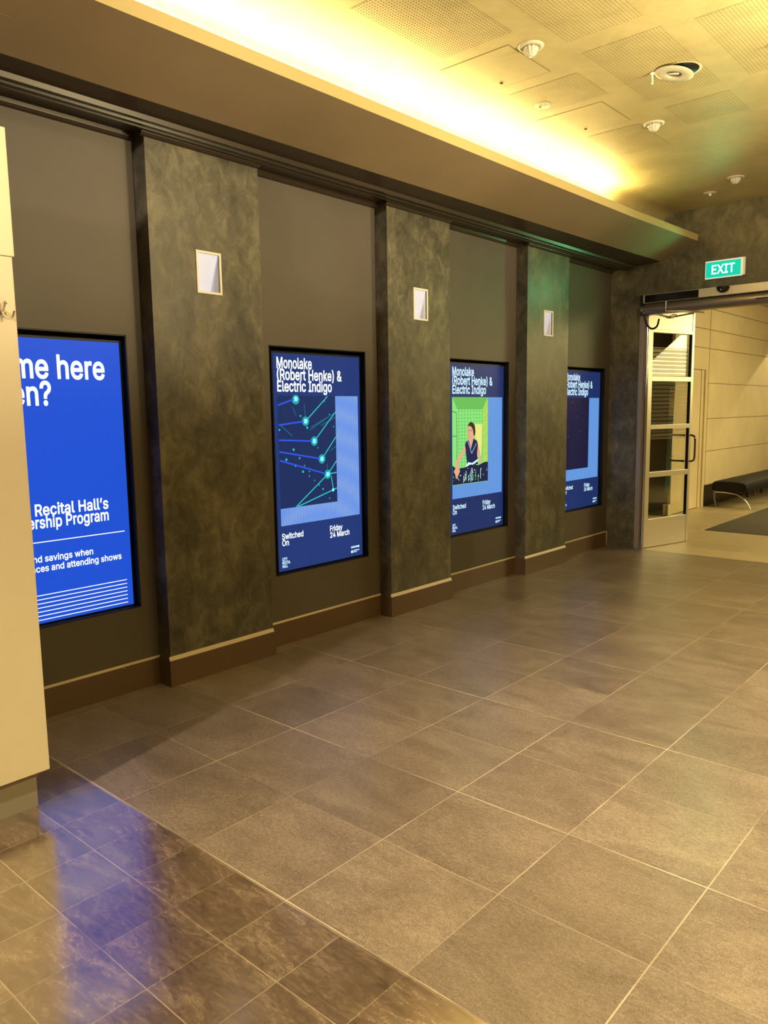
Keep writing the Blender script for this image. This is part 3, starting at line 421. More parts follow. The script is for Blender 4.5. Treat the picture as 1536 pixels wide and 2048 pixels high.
def text_faces(body, bold=0.0):
    """One line of lettering as a flat mesh: vertices and faces in text space (bold thickens the strokes)."""
    x = 0.0; outl = []; vs = []; fs = []
    for ch in body.replace("'", '\u2019'):
        adv, cons = GLYPHS[ch]; loops = []
        for con in cons:
            pts = [tuple(int(t) for t in q.split(',')) for q in con.split()]
            loops.append([(x + px / 1000, py / 1000) for px, py in pts])
        if loops:
            fl = [Vector(p) for lp in loops for p in lp]; ed = []; n = 0
            for lp in loops: ed += [(n + i, n + (i + 1) % len(lp)) for i in range(len(lp))]; n += len(lp); outl.append(lp)
            tv, _, tf = delaunay_2d_cdt(fl, ed, [], 0, 1e-6)[:3]; k = len(vs); vs += [Vector((p.x, p.y, 0)) for p in tv]
            for t in tf:     # keep the triangles that the outline winds around
                cx = sum(tv[i].x for i in t) / 3; cy = sum(tv[i].y for i in t) / 3; wn = 0
                for lp in loops:
                    for (ax, ay), (bx, by) in zip(lp, lp[1:] + lp[:1]):
                        if (ay <= cy) != (by <= cy):
                            side = (bx - ax) * (cy - ay) - (cx - ax) * (by - ay)
                            if by > ay and side > 0: wn += 1
                            elif by <= ay and side < 0: wn -= 1
                if wn: fs.append(tuple(k + i for i in t))
        x += adv / 1000 - 0.010 + bold
    if bold:
        for pts in outl:
            for i, (ax, ay) in enumerate(pts):
                bx, by = pts[(i + 1) % len(pts)]; dx, dy = bx - ax, by - ay; l_ = math.hypot(dx, dy) or 1; nx, ny = -dy / l_ * bold, dx / l_ * bold; tx, ty = dx / l_ * bold * 0.8, dy / l_ * bold * 0.8
                k = len(vs); vs += [Vector((ax + nx - tx, ay + ny - ty, 0)), Vector((ax - nx - tx, ay - ny - ty, 0)), Vector((bx - nx + tx, by - ny + ty, 0)), Vector((bx + nx + tx, by + ny + ty, 0))]
                fs.append((k, k + 1, k + 2, k + 3))
    return vs, fs
CAPH = 0.509
def put_text(mb, body, u, z, cap, width, place, bold=0.022, mi=0, right=None):
    """Baseline start (u, z), cap height and total width in metres; place(u, z) gives the 3D point."""
    vs, fs = text_faces(body, bold)
    x0 = min(v.x for v in vs); x1 = max(v.x for v in vs)
    sy = cap / CAPH; sx = (width / (x1 - x0)) if width else sy * 0.95
    if right is not None: u = right - (x1 - x0) * sx
    mb.add([place(u + (v.x - x0) * sx, z + v.y * sy) for v in vs], fs, mi)
    return u, u + (x1 - x0) * sx

# ================================================================== the hall: shell
YW = 8.43                       # front face of the end wall
PIL = [(2.455, 3.24), (4.448, 5.22), (6.43, 7.222)]
XP = 0.119
DISP = [1.481, 3.448, 5.435, 7.445]          # left edge of each screen
OPEN = [(y - 0.065, y + 0.872) for y in DISP]
OZ = (0.488, 2.045)

struct(MB().box(-0.3, 7.4, 1.541, YW, -0.1, 0).box(-0.3, 7.4, -5.2, 1.541, -0.1, 0, 1).build('floor', [M_floor, M_band]),
       'grey brown stone tiled hall floor with a polished darker band in front', 'floor')
w = MB(); y = -5.2
for a, b in OPEN:
    w.box(-0.30, 0, y, a, 0, 3.3); w.box(-0.30, 0, a, b, 0, OZ[0]); w.box(-0.30, 0, a, b, OZ[1], 3.3); y = b
w.box(-0.30, 0, y, YW + 0.22, 0, 3.3)
struct(w.build('wall_left', M_panel), 'taupe painted side wall with four screen recesses', 'wall')
w = MB()
w.box(0.0, 0.345, YW, YW + 0.22, 0, ZC + 0.05).box(0.345, 2.8, YW, YW + 0.22, 2.70, ZC + 0.05).box(2.8, 7.4, YW, YW + 0.22, 0, ZC + 0.05)
struct(w.build('wall_end', M_end), 'mottled olive end wall around the doorway', 'wall')
struct(MB().box(7.2, 7.4, -5.2, YW, 0, ZC + 0.05).build('wall_right', M_hall), 'plain side wall opposite the screens', 'wall')
struct(MB().box(-0.3, 7.4, -5.4, -5.2, 0, ZC + 0.05).build('wall_back', M_hall), 'plain wall behind the viewer', 'wall')

# ceiling with the concave cove at its left edge
prof = [(7.4, ZC)]
for k in range(0, 9):
    a = PI / 2 * k / 8; prof.append((0.70 - 0.12 * math.sin(a), ZC - 0.085 + 0.085 * math.cos(a)))
prof += [(0.58, 3.232), (0.57, 3.232), (0.57, ZC + 0.06), (7.4, ZC + 0.06)]
struct(MB().extrude_y(prof, -5.2, YW).build('ceiling', M_ceil), 'ochre mottled ceiling curving down into a lit cove', 'ceiling')

# sloping bulkhead with its lip
st = [(-5.2, 0.385, 0.79), (2.0, 0.412, 0.820), (4.0, 0.437, 0.842), (7.0, 0.505, 0.884), (YW, 0.556, 0.943)]
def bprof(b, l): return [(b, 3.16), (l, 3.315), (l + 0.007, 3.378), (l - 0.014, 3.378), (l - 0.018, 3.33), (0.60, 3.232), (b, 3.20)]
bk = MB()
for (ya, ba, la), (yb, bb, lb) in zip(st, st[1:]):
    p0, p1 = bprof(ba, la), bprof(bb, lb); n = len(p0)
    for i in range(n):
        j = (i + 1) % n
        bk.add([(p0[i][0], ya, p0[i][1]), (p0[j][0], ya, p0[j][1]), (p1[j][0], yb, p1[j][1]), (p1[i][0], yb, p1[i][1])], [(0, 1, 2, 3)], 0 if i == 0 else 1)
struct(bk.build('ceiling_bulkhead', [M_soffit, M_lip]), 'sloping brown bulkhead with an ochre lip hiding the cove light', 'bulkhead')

# dark ribbed cornice between wall and bulkhead
cp0 = [(-0.05, 3.30), (-0.05, 3.128), (0.155, 3.128), (0.160, 3.112), (0.182, 3.112), (0.187, 3.124), (0.206, 3.124), (0.211, 3.112), (0.233, 3.112),
       (0.238, 3.126), (0.258, 3.126), (0.263, 3.116), (0.285, 3.116), (0.290, 3.140), (0.412, 3.162), (0.412, 3.30)]
cn = MB()
def cprof(b): return cp0[:-2] + [(b - 0.001, 3.159), (b - 0.001, 3.19), (0.29, 3.30)]
for (ya, ba, la), (yb, bb_, lb) in zip(st, st[1:]): cn.extrude_y(cprof(ba), ya, yb, prof1=cprof(bb_), caps=False)
struct(cn.build('trim_1', M_corn),
'dark brown ribbed cornice under the bulkhead', 'cornice')
t = MB(); segs = []
y = -5.2
for a, b in PIL:
    segs += [(0.0, y, a), (XP, a, b)]; y = b
segs.append((0.0, y, YW))
for x, a, b in segs:
    lp = [(x, 3.095), (x + 0.018, 3.099), (x + 0.030, 3.110), (x + 0.034, 3.128), (x, 3.128)]
    t.extrude_y(lp, a - (0.03 if x else -0.0), b)
struct(t.build('trim_2', M_corn), 'thin glossy ledge along the tops of wall and pilasters', 'trim')

# pilasters: each one on its own, with a hole for its light
NY, NZ = (0.300, 0.480), (2.302, 2.548)
for i, (a, b) in enumerate(PIL):
    p = MB(); n0, n1 = a + NY[0], a + NY[1]
    p.box(0.001, XP, a, n0, 0.0, 3.127).box(0.001, XP, n1, b, 0.0, 3.127).box(0.001, XP, n0, n1, 0.0, NZ[0]).box(0.001, XP, n0, n1, NZ[1], 3.127)
    o = p.build('pilaster', M_pil)
    struct(o, ['mottled olive pilaster nearest the cream cupboard, between first and second screen',
               'middle mottled olive pilaster, left of the green picture screen',
               'mottled olive pilaster farthest along, beside the last screen by the door'][i], 'pilaster')
    o['group'] = 'pilasters between the screens'

# skirting with its pale top edge
bb = MB(); T = 0.012
y = -5.2
for a, b in PIL + [(YW, None)]:
    bb.box(0, T, y, a, 0, 0.160); bb.extrude_y([(0, 0.160), (T, 0.160), (T, 0.164), (0.002, 0.172), (0, 0.172)], y, a, 1)
    if b is None: break
    bb.box(XP, XP + T, a - T, b + T, 0, 0.158); bb.extrude_y([(XP, 0.158), (XP + T, 0.158), (XP + T, 0.163), (XP + 0.002, 0.182), (XP, 0.182)], a - T, b, 1)
    bb.box(T, XP, a - T, a, 0, 0.158); bb.box(T, XP, a - T + 0.004, a, 0.158, 0.168, 0)
    bb.box(T, XP, b, b + T, 0, 0.158); y = b
bb.box(T - 0.001, T + 0.003, YW - 0.012, YW, 0, 0.165, 1)
struct(bb.build('baseboard_left', [M_base, M_basetop]), 'chocolate brown skirting with a pale top edge', 'skirting')

# ================================================================== the four display screens
SZ0, SZ1, SW = 0.503, 2.003, 0.850
XS = -0.045
def display(i, label):
    y0 = DISP[i]; root = thing('display_screen', label, 'screen', (0, y0, 0), group='screens along the wall')
    oa, ob = OPEN[i][0] - y0 + 0.001, OPEN[i][1] - y0 - 0.001
    z0, z1 = OZ[0] + 0.001, OZ[1] - 0.001
    MB().box(-0.20, -0.001, oa, oa + 0.006, z0, z1).box(-0.20, -0.001, ob - 0.006, ob, z0, z1).box(-0.20, -0.001, oa, ob, z1 - 0.006, z1).box(-0.20, -0.001, oa, ob, z0, z0 + 0.006) \
        .box(-0.20, -0.19, oa, ob, z0, z1).build('surround', M_black, root)
    MB().box(-0.18, XS - 0.003, -0.012, SW + 0.012, SZ0 - 0.006, SZ1 + 0.012).build('casing', M_black, root)
    bz = MB(); d0, d1 = XS - 0.003, XS + 0.004
    bz.box(d0, d1, -0.012, 0, SZ0 - 0.006, SZ1 + 0.012).box(d0, d1, SW, SW + 0.012, SZ0 - 0.006, SZ1 + 0.012).box(d0, d1, 0, SW, SZ1, SZ1 + 0.012).box(d0, d1, 0, SW, SZ0 - 0.006, SZ0)
    bz.build('bezel', M_black, root)
    MB().box(XS - 0.002, XS, 0, SW, SZ0, SZ1).build('screen_panel', (M_scr_blue, M_scr_navy, M_scr_dark, M_scr_dark)[i], root)
    return root
def P(k): return lambda u, z: (XS + 0.0006 * k, u, z)
def rect(mb, u0, u1, z0, z1, k, mi=0): f = P(k); return mb.add([f(u0, z0), f(u1, z0), f(u1, z1), f(u0, z1)], [(0, 1, 2, 3)], mi)
def stroke(mb, a, b, wd, k, mi=0):
    f = P(k); dx, dz = b[0] - a[0], b[1] - a[1]; L = math.hypot(dx, dz); nx, nz = -dz / L * wd / 2, dx / L * wd / 2
    return mb.add([f(a[0] + nx, a[1] + nz), f(a[0] - nx, a[1] - nz), f(b[0] - nx, b[1] - nz), f(b[0] + nx, b[1] + nz)], [(0, 1, 2, 3)], mi)
def disc(mb, c, r, k, mi=0, n=14):
    f = P(k); return mb.add([f(c[0] + r * math.cos(2 * PI * j / n), c[1] + r * math.sin(2 * PI * j / n)) for j in range(n)], [tuple(range(n))], mi)

# first screen: membership notice (partly hidden by the cupboard)
s = display(0, 'bright blue screen with a large white headline, half hidden by the cream cupboard')
L = MB(); p = P(1)
Y0 = 1.494
a, b = put_text(L, 'come here', 0, 1.800, 0.120, 0.655, p, 0.019, right=2.248 - Y0)
a, b = put_text(L, 'often?', 0, 1.660, 0.120, 0.375, p, 0.019, right=1.938 - Y0)
L.build('headline_text', M_white_e, s); L = MB()
put_text(L, "City Recital Hall's", 0, 1.080, 0.060, 0.565, p, 0.019, right=2.222 - Y0)
put_text(L, 'Membership Program', 0, 1.014, 0.060, 0.640, p, 0.019, right=2.220 - Y0)
L.build('program_text', M_white_e, s); L = MB()
put_text(L, 'benefits and savings when', 0, 0.833, 0.034, 0.535, p, 0.017, right=2.114 - Y0)
put_text(L, 'performances and attending shows', 0, 0.781, 0.034, 0.700, p, 0.017, right=2.284 - Y0)
L.build('small_text', M_white_e, s); L = MB()
rect(L, 0.03, 2.312 - Y0, 0.9365, 0.9415, 1)
for k in range(7): rect(L, 0.03, 2.309 - Y0, 0.654 - 0.0221 * k - 0.0022, 0.654 - 0.0221 * k + 0.0022, 1)
L.build('rule_lines', M_white_e, s)

def poster(i, label):
    s = display(i, label); p = P(4); L = MB(); TM = M_white_e if i == 1 else M_ice_e
    put_text(L, 'Monolake', 0.036, 1.903, 0.071, 0.325, p, 0.019)
    put_text(L, '(Robert Henke) &', 0.036, 1.825, 0.071, 0.622, p, 0.019)
    put_text(L, 'Electric Indigo', 0.036, 1.746, 0.071, 0.518, p, 0.019)
    L.build('title_text', TM, s); L = MB()
    put_text(L, 'Switched', 0.036, 0.727, 0.040, 0.200, p, 0.017)
    put_text(L, 'On', 0.036, 0.682, 0.040, 0.062, p, 0.017)
    put_text(L, 'Friday', 0.503, 0.727, 0.040, 0.130, p, 0.017)
    put_text(L, '24 March', 0.503, 0.679, 0.040, 0.204, p, 0.017)
    L.build('footer_text', TM, s)
    G = MB()
    put_text(G, 'CITY', 0.032, 0.578, 0.019, 0.048, p, 0.03); put_text(G, 'RECITAL', 0.032, 0.553, 0.019, 0.074, p, 0.03); put_text(G, 'HALL', 0.032, 0.528, 0.019, 0.050, p, 0.03)
    G.build('logo', M_ice_e, s)
    B = MB()
    for k in range(9): rect(B, 0.722 + 0.0085 * k, 0.728 + 0.0085 * k, 0.568, 0.583, 4)
    disc(B, (0.805, 0.5755), 0.009, 4); disc(B, (0.732, 0.541), 0.012, 4)
    rect(B, 0.748, 0.812, 0.545, 0.552, 4); rect(B, 0.748, 0.785, 0.533, 0.539, 4)
    B.build('sponsor_mark', M_ice_e, s)
    R = MB()
    rect(R, 0.588, 0.826, 0.942, 1.716, 2); rect(R, 0.034, 0.826, 0.821, 0.942, 2)
    R.build('ruled_pattern', M_str_a if i == 1 else M_str_b, s)
    return s
PU = (0.034, 0.588, 0.942, 1.716)
# second screen: glowing lines and dots
s = poster(1, 'screen with a dark picture of glowing teal lines and dots')
A = MB(); rect(A, *PU, 1, 0)
for c in [(0.202, 1.690), (0.289, 1.54), (0.368, 1.397), (0.439, 1.266), (0.494, 1.151)]: disc(A, c, 0.034, 1.4, 5, 20)
for a, b in [((0.036, 1.652), (0.202, 1.698)), ((0.040, 1.518), (0.289, 1.54)), ((0.038, 1.416), (0.368, 1.397)), ((0.038, 1.336), (0.439, 1.266)), ((0.040, 1.276), (0.494, 1.151))]: stroke(A, a, b, 0.011, 2, 1)
for a, b in [((0.439, 1.509), (0.586, 1.563)), ((0.325, 1.475), (0.53, 1.575)), ((0.339, 1.497), (0.577, 1.593)), ((0.17, 1.64), (0.20, 1.58)), ((0.28, 1.66), (0.289, 1.56)), ((0.05, 1.52), (0.16, 1.44)), ((0.49, 1.23), (0.494, 1.16)), ((0.52, 1.32), (0.586, 1.35))]: stroke(A, a, b, 0.005, 1.8, 3)
for a, b in [((0.289, 1.54), (0.509, 1.714)), ((0.368, 1.397), (0.543, 1.561)), ((0.543, 1.561), (0.586, 1.600)), ((0.439, 1.266), (0.586, 1.420)), ((0.494, 1.151), (0.586, 1.243)), ((0.494, 1.151), (0.586, 1.159)), ((0.494, 1.151), (0.178, 0.944)), ((0.545, 1.032), (0.196, 0.944)), ((0.545, 1.032), (0.586, 1.043)), ((0.529, 1.136), (0.548, 1.041))]: stroke(A, a, b, 0.0075, 2.2, 2)
for c in [(0.177, 1.676), (0.476, 1.68), (0.241, 1.577), (0.302, 1.494), (0.524, 1.585), (0.564, 1.495), (0.168, 1.345), (0.402, 1.348), (0.221, 1.283), (0.099, 1.279), (0.181, 1.229), (0.25, 1.186), (0.31, 1.15), (0.359, 1.116), (0.405, 1.079), (0.442, 1.047), (0.045, 1.485), (0.267, 1.229), (0.312, 1.183), (0.508, 0.974)]: disc(A, c, random.choice((0.005, 0.007, 0.009)), 2.6, 2)
for c, r in [((0.202, 1.695), 0.018), ((0.289, 1.54), 0.018), ((0.368, 1.397), 0.018), ((0.439, 1.266), 0.018), ((0.494, 1.151), 0.018), ((0.545, 1.032), 0.012)]: disc(A, c, r, 3, 4, 18)
A.build('picture', [M_pic_navy, M_line_b, M_line_t, M_line_d, M_node_e, M_node_halo], s)
# third screen: somebody at a mixing desk in a green tiled room
s = poster(2, 'screen with a picture of a person mixing music in a green tiled room')
A = MB(); dx = 0.003
def pl(pts, k, mi): f = P(k); A.poly([f(min(max(u + dx, PU[0]), PU[1]), min(max(z, PU[2]), PU[3])) for u, z in pts], mi)
pl([(0.03, 1.72), (0.6, 1.72), (0.6, 0.94), (0.03, 0.94)], 1, 0)
pl([(0.03, 1.721), (0.105, 1.609), (0.498, 1.606), (0.596, 1.724)], 1.3, 1)
pl([(0.03, 1.721), (0.105, 1.609), (0.103, 1.055), (0.026, 1.06)], 1.3, 7)
pl([(0.596, 1.724), (0.498, 1.606), (0.5, 1.033), (0.591, 1.021)], 1.3, 8)
pl([(0.029, 1.59), (0.091, 1.579), (0.105, 1.371), (0.1, 1.164), (0.027, 1.158)], 1.6, 7)
for q in (((0.029, 1.592), (0.094, 1.580)), ((0.094, 1.580), (0.100, 1.372)), ((0.034, 1.378), (0.100, 1.372)), ((0.100, 1.372), (0.097, 1.160))): stroke(A, (q[0][0] + dx, q[0][1]), (q[1][0] + dx, q[1][1]), 0.005, 1.8, 6)
for k in range(7):   # joints on the side wall run to the vanishing point
    z = 1.66 - 0.09 * k; stroke(A, (0.585, z), (0.503, 1.56 - 0.075 * k), 0.0035, 1.6, 2)
for k in range(6): u = 0.09 + 0.085 * k; stroke(A, (u, 1.712), (0.14 + 0.058 * k, 1.612), 0.0035, 1.6, 2)
for z in (1.64, 1.675): stroke(A, (0.09, z), (0.53, z), 0.0035, 1.6, 2)
pl([(0.382, 1.476), (0.492, 1.471), (0.489, 1.313), (0.473, 1.177), (0.419, 1.18), (0.382, 1.362)], 1.6, 3)
pl([(0.289, 1.348), (0.351, 1.368), (0.366, 1.338), (0.347, 1.296), (0.312, 1.255), (0.285, 1.31)], 2.0, 4)
pl([(0.421, 1.293), (0.447, 1.252), (0.467, 1.178), (0.475, 1.103), (0.445, 1.099), (0.437, 1.168), (0.413, 1.226)], 2.0, 4)
pl([(0.235, 1.32), (0.277, 1.336), (0.312, 1.253), (0.312, 1.10), (0.246, 1.10), (0.250, 1.139), (0.232, 1.223), (0.216, 1.285)], 2.3, 5)
pl([(0.312, 1.253), (0.354, 1.345), (0.405, 1.327), (0.423, 1.293), (0.413, 1.214), (0.424, 1.110), (0.312, 1.10)], 2.3, 5)
for q in (((0.262, 1.33), (0.325, 1.212)), ((0.325, 1.212), (0.400, 1.300))): stroke(A, (q[0][0] + dx, q[0][1]), (q[1][0] + dx, q[1][1]), 0.004, 2.6, 9)
pl([(0.220, 1.295), (0.234, 1.235), (0.178, 1.193), (0.139, 1.146), (0.132, 1.095), (0.086, 1.097), (0.083, 1.149), (0.112, 1.190), (0.164, 1.231)], 2.6, 4)
pl([(0.224, 1.100), (0.273, 1.136), (0.331, 1.125), (0.421, 1.156), (0.433, 1.141), (0.341, 1.107), (0.285, 1.111), (0.246, 1.088)], 2.6, 9)
pl([(0.262, 1.366), (0.258, 1.388), (0.262, 1.425), (0.266, 1.454), (0.293, 1.464), (0.331, 1.452), (0.354, 1.418), (0.351, 1.374), (0.341, 1.354), (0.321, 1.339), (0.296, 1.331), (0.272, 1.341)], 2.6, 4)
pl([(0.266, 1.452), (0.277, 1.482), (0.312, 1.497), (0.347, 1.487), (0.372, 1.46), (0.384, 1.412), (0.376, 1.371), (0.354, 1.374), (0.345, 1.419), (0.325, 1.447), (0.292, 1.461)], 3.0, 6)
for q in (((0.270, 1.418), (0.290, 1.421)), ((0.306, 1.422), (0.328, 1.418))): stroke(A, (q[0][0] + dx, q[0][1]), (q[1][0] + dx, q[1][1]), 0.006, 3.0, 6)
stroke(A, (0.282 + dx, 1.412), (0.276 + dx, 1.383), 0.006, 3.0, 10); stroke(A, (0.275 + dx, 1.364), (0.300 + dx, 1.363), 0.007, 3.0, 10)
pl([(0.026, 1.12), (0.085, 1.089), (0.216, 1.091), (0.216, 0.946), (0.026, 0.946)], 3.0, 11)
pl([(0.216, 1.091), (0.312, 1.113), (0.43, 1.1), (0.53, 1.123), (0.591, 1.123), (0.592, 0.946), (0.216, 0.946)], 3.0, 11)
for c in range(46):   # knobs and small lights of the desk
    u, z = random.uniform(0.05, 0.575), random.uniform(0.965, 1.085)
    disc(A, (u, z), random.uniform(0.003, 0.008), 3.4, random.choice((9, 9, 2, 12, 9, 11)), 8)
for c in range(16): u = 0.20 + 0.019 * c; stroke(A, (u, 0.955 + 0.01 * (c % 3)), (u + 0.004, 1.02 + 0.02 * (c % 4)), 0.006, 3.4, random.choice((2, 11, 9, 2)))
pl([(0.086, 1.106), (0.133, 1.104), (0.143, 1.058), (0.116, 1.03), (0.109, 1.000), (0.081, 1.004), (0.068, 1.046), (0.050, 1.062)], 3.8, 4)
for q in (((0.066, 1.05), (0.052, 1.062)), ((0.088, 1.03), (0.084, 0.998)), ((0.100, 1.03), (0.100, 0.996))): stroke(A, q[0], q[1], 0.004, 4.0, 10)
A.build('picture', [M_grn_t, M_grn_d, M_grn_d, M_yel_e, M_skin_e, M_top_e, M_hair_e, M_grn_e, M_lime, M_ice_e, M_skin_d, M_desk_e, M_line_t], s)
# fourth screen: near-black picture
s = poster(3, 'screen with a plain night-dark picture, last one before the doorway')
A = MB(); rect(A, *PU, 1, 0)
for c, r in [((0.212, 1.669), 0.007), ((0.316, 1.505), 0.006), ((0.385, 1.356), 0.006), ((0.123, 1.299), 0.006), ((0.485, 1.243), 0.004), ((0.43, 1.55), 0.003), ((0.25, 1.12), 0.003)]: disc(A, c, r, 2, 1)
A.build('picture', [M_pic_night, emitter('faint_specks', (0.20, 0.16, 0.24), 1.0)], s)

# ================================================================== recessed lights in the pilasters
WL = thing('wall_light', 'square white recessed wall light on the pilaster nearest the cupboard', 'light', (XP, PIL[0][0], 0), group='recessed wall lights')
n0, n1, z0, z1 = NY[0] + 0.001, NY[1] - 0.001, NZ[0] + 0.001, NZ[1] - 0.001; e = 0.014
f = MB()
f.box(-0.01, 0.006, n0, n0 + e, z0, z1).box(-0.01, 0.006, n1 - e, n1, z0, z1).box(-0.01, 0.006, n0 + e, n1 - e, z1 - e, z1).box(-0.01, 0.006, n0 + e, n1 - e, z0, z0 + e)
f.build('frame', M_white, WL, bevel=0.0015)
a, b, lo, hi = n0 + e, n1 - e, z0 + e, z1 - e
r = MB(); D0, D1 = -0.006, -0.068
MB().add([(D0, a, hi), (D0, b, hi), (D1, b, lo), (D1, a, lo)], [(0, 1, 2, 3)]).build('diffuser', M_diffglow, WL, fix=False)
r.add([(D0, b, hi), (D1, b, lo), (0, b, lo), (0, b, hi)], [(0, 1, 2, 3)]); r.add([(D0, a, hi), (D1, a, lo), (0, a, lo), (0, a, hi)], [(0, 1, 2, 3)])
r.add([(D1, a, lo), (D1, b, lo), (0, b, lo), (0, a, lo)], [(0, 1, 2, 3)])
r.build('cheeks', M_white, WL, fix=False)
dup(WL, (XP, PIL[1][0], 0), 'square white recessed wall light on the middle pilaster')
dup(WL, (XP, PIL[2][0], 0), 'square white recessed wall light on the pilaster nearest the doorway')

# ================================================================== cream cupboard end at the left edge
K = thing('cupboard', 'cream painted cupboard end on a grey plinth at the left edge', 'cupboard', (0.55, -1.5, 0))
MB().box(0, 0.38, 0, 2.845, 0.150, 2.203).build('body', M_cream, K, bevel=0.002)
MB().box(0, 0.384, 0, 2.853, 2.204, 2.672).box(0.0, 0.37, 0, 2.835, 2.672, 2.9).build('upper_panel', M_cream, K, bevel=0.003)
MB().box(0.02, 0.355, 0, 2.797, 0, 0.150).build('plinth', M_plinth, K)
H = thing('coat_hook', 'dark metal coat hook screwed to the cream cupboard', 'hook', (0.93, 1.290, 1.990))
MB().lathe([(0.0, 0.0), (0.016, 0.0), (0.016, 0.004), (0.010, 0.008), (0.0, 0.009)], 20, axis='x').build('plate', M_chrome, H)
MB().tube(spline([(0.006, 0, 0.004), (0.022, 0.004, -0.012), (0.040, 0.010, -0.020), (0.058, 0.016, -0.014), (0.066, 0.019, 0.004)]), 0.0042, 10).build('hook_arm', M_chrome, H)
MB().tube(spline([(0.006, 0, 0.006), (0.018, 0.002, 0.018), (0.028, 0.003, 0.034)]), [0.0042] * 16 + [0.0042]).lathe([(0.0, -0.008), (0.006, -0.005), (0.009, 0), (0.006, 0.006), (0, 0.008)], 14, c=(0.028, 0.003, 0.036)).build('knob', M_chrome, H)

# ================================================================== things on the ceiling
def access(label, x0, x1, y0, y1):
    r = thing('access_panel', label, 'hatch', (x0, y0, ZC), group='ceiling access panels'); w_, d_ = x1 - x0, y1 - y0; g = 0.0045
    MB().box(g, w_ - g, g, d_ - g, -0.0022, 0.0).build('cover', M_ceil, r)
    MB().box(0, w_, 0, g, -0.0015, 0).box(0, w_, d_ - g, d_, -0.0015, 0).box(0, g, g, d_ - g, -0.0015, 0).box(w_ - g, w_, g, d_ - g, -0.0015, 0).build('gap_frame', M_hole, r)
    MB().lathe([(0, -0.004), (0.011, -0.004), (0.009, -0.010), (0, -0.011)], 14, c=(w_ * 0.36, d_ - 0.07, 0)).build('latch', M_corn, r)
access('square ceiling access hatch beside the large crystal downlight', 0.983, 1.462, 3.970, 4.445)
access('square ceiling access hatch nearer the doorway, beyond the small downlight', 0.990, 1.480, 5.095, 5.555)
def perforated(label, x0, x1, y0, y1, pitch=0.0195, rad=0.0040):
    r = thing('perforated_panel', label, 'panel', (x0, y0, ZC), group='perforated acoustic panels')
    nx, ny = int((x1 - x0) / pitch), int((y1 - y0) / pitch); h = pitch / 2
    sq = [(h, 0), (h, h), (0, h), (-h, h), (-h, 0), (-h, -h), (0, -h), (h, -h)]; v = []; fc = []
    for i in range(nx):
        for j in range(ny):
            cx, cy = (i + 0.5) * pitch, (j + 0.5) * pitch; b = len(v)
            v += [(cx + p[0], cy + p[1], -0.0016) for p in sq] + [(cx + rad * math.cos(PI / 4 * k), cy + rad * math.sin(PI / 4 * k), -0.0016) for k in range(8)]
            fc += [(b + k, b + (k + 1) % 8, b + 8 + (k + 1) % 8, b + 8 + k) for k in range(8)]
    q = MB().add(v, fc); W_, D_ = nx * pitch, ny * pitch
    q.build('sheet', M_ceil, r)
    MB().box(0.001, W_ - 0.001, 0.001, D_ - 0.001, -0.0005, 0).build('felt_backing', M_hole, r)
perforated('perforated ceiling panel in front of the first hatch, beside the glowing cove', 1.085, 1.555, 3.08, 3.875)
perforated('perforated ceiling panel at the top edge, right of the large crystal downlight', 1.715, 2.175, 3.40, 4.19)
perforated('perforated ceiling panel around the loose hanging downlight', 1.715, 2.20, 4.355, 5.34)
perforated('perforated ceiling panel between the two access hatches', 1.08, 1.57, 4.575, 5.01)
perforated('perforated ceiling panel just beyond the loose hanging downlight', 1.745, 2.19, 5.50, 5.93)
perforated('perforated ceiling panel farthest right, above the second hook', 2.34, 2.81, 4.40, 5.35)
perforated('perforated ceiling panel beyond the second hatch', 1.08, 1.50, 5.66, 6.27)

def crystal(label, x, y, k=1.0):
    r = thing('downlight', label, 'downlight', (x, y, ZC), group='ceiling downlights')
    MB().lathe([(0.046 * k, -0.004), (0.050 * k, -0.012), (0.062 * k, -0.011), (0.072 * k, -0.006), (0.074 * k, -0.0005)], 36).build('trim_ring', M_trim, r)
    MB().lathe([(0.0, -0.003), (0.046 * k, -0.003)], 36).build('reflector', M_chrome, r)
    g = MB(); n = 24; prof = [(0.040, -0.006), (0.043, -0.016), (0.036, -0.026), (0.034, -0.036), (0.026, -0.048), (0.014, -0.056), (0.0, -0.058)]
    vs = []
    for q_, (rr, hh) in enumerate(prof):
        for j in range(n): a = 2 * PI * j / n; rj = rr * k * (1.0 + (0.07 if j % 2 else -0.05)); vs.append((rj * math.cos(a), rj * math.sin(a), hh * k))
    g.add(vs, [(i * n + j, i * n + (j + 1) % n, (i + 1) * n + (j + 1) % n, (i + 1) * n + j) for i in range(len(prof) - 1) for j in range(n)], 0, False)
    g.build('glass_cone', M_glassl, r)
    return r
crystal('large crystal downlight beside the first access hatch', 1.546, 4.074)
crystal('crystal downlight just past the second access hatch', 1.573, 5.742)
crystal('crystal downlight farthest from the viewer on the right', 1.578, 7.555)
def eyeball(label, x, y, k=1.0):
    r = thing('downlight', label, 'downlight', (x, y, ZC), group='ceiling downlights')
    MB().lathe([(0.020 * k, 0.0), (0.022 * k, -0.008), (0.030 * k, -0.010), (0.050 * k, -0.007), (0.053 * k, -0.0005)], 32).build('trim_ring', M_trim, r)
    MB().lathe([(0.0, -0.001), (0.020 * k, -0.001)], 24).build('aperture', M_steel, r)
    MB().lathe([(0.013 * k, -0.002), (0.013 * k, -0.022), (0.009 * k, -0.030), (0.0, -0.031)], 18, c=(0.004, -0.004, 0)).build('bulb', M_glassl, r)
eyeball('small round downlight between the two access hatches', 1.158, 4.878)
eyeball('small round downlight above the end of the cove, nearest the end wall', 1.230, 7.912, 1.15)
r = thing('downlight', 'wide flat downlight hanging loose from its ceiling hole', 'downlight', (2.029, 4.941, ZC), group='ceiling downlights')
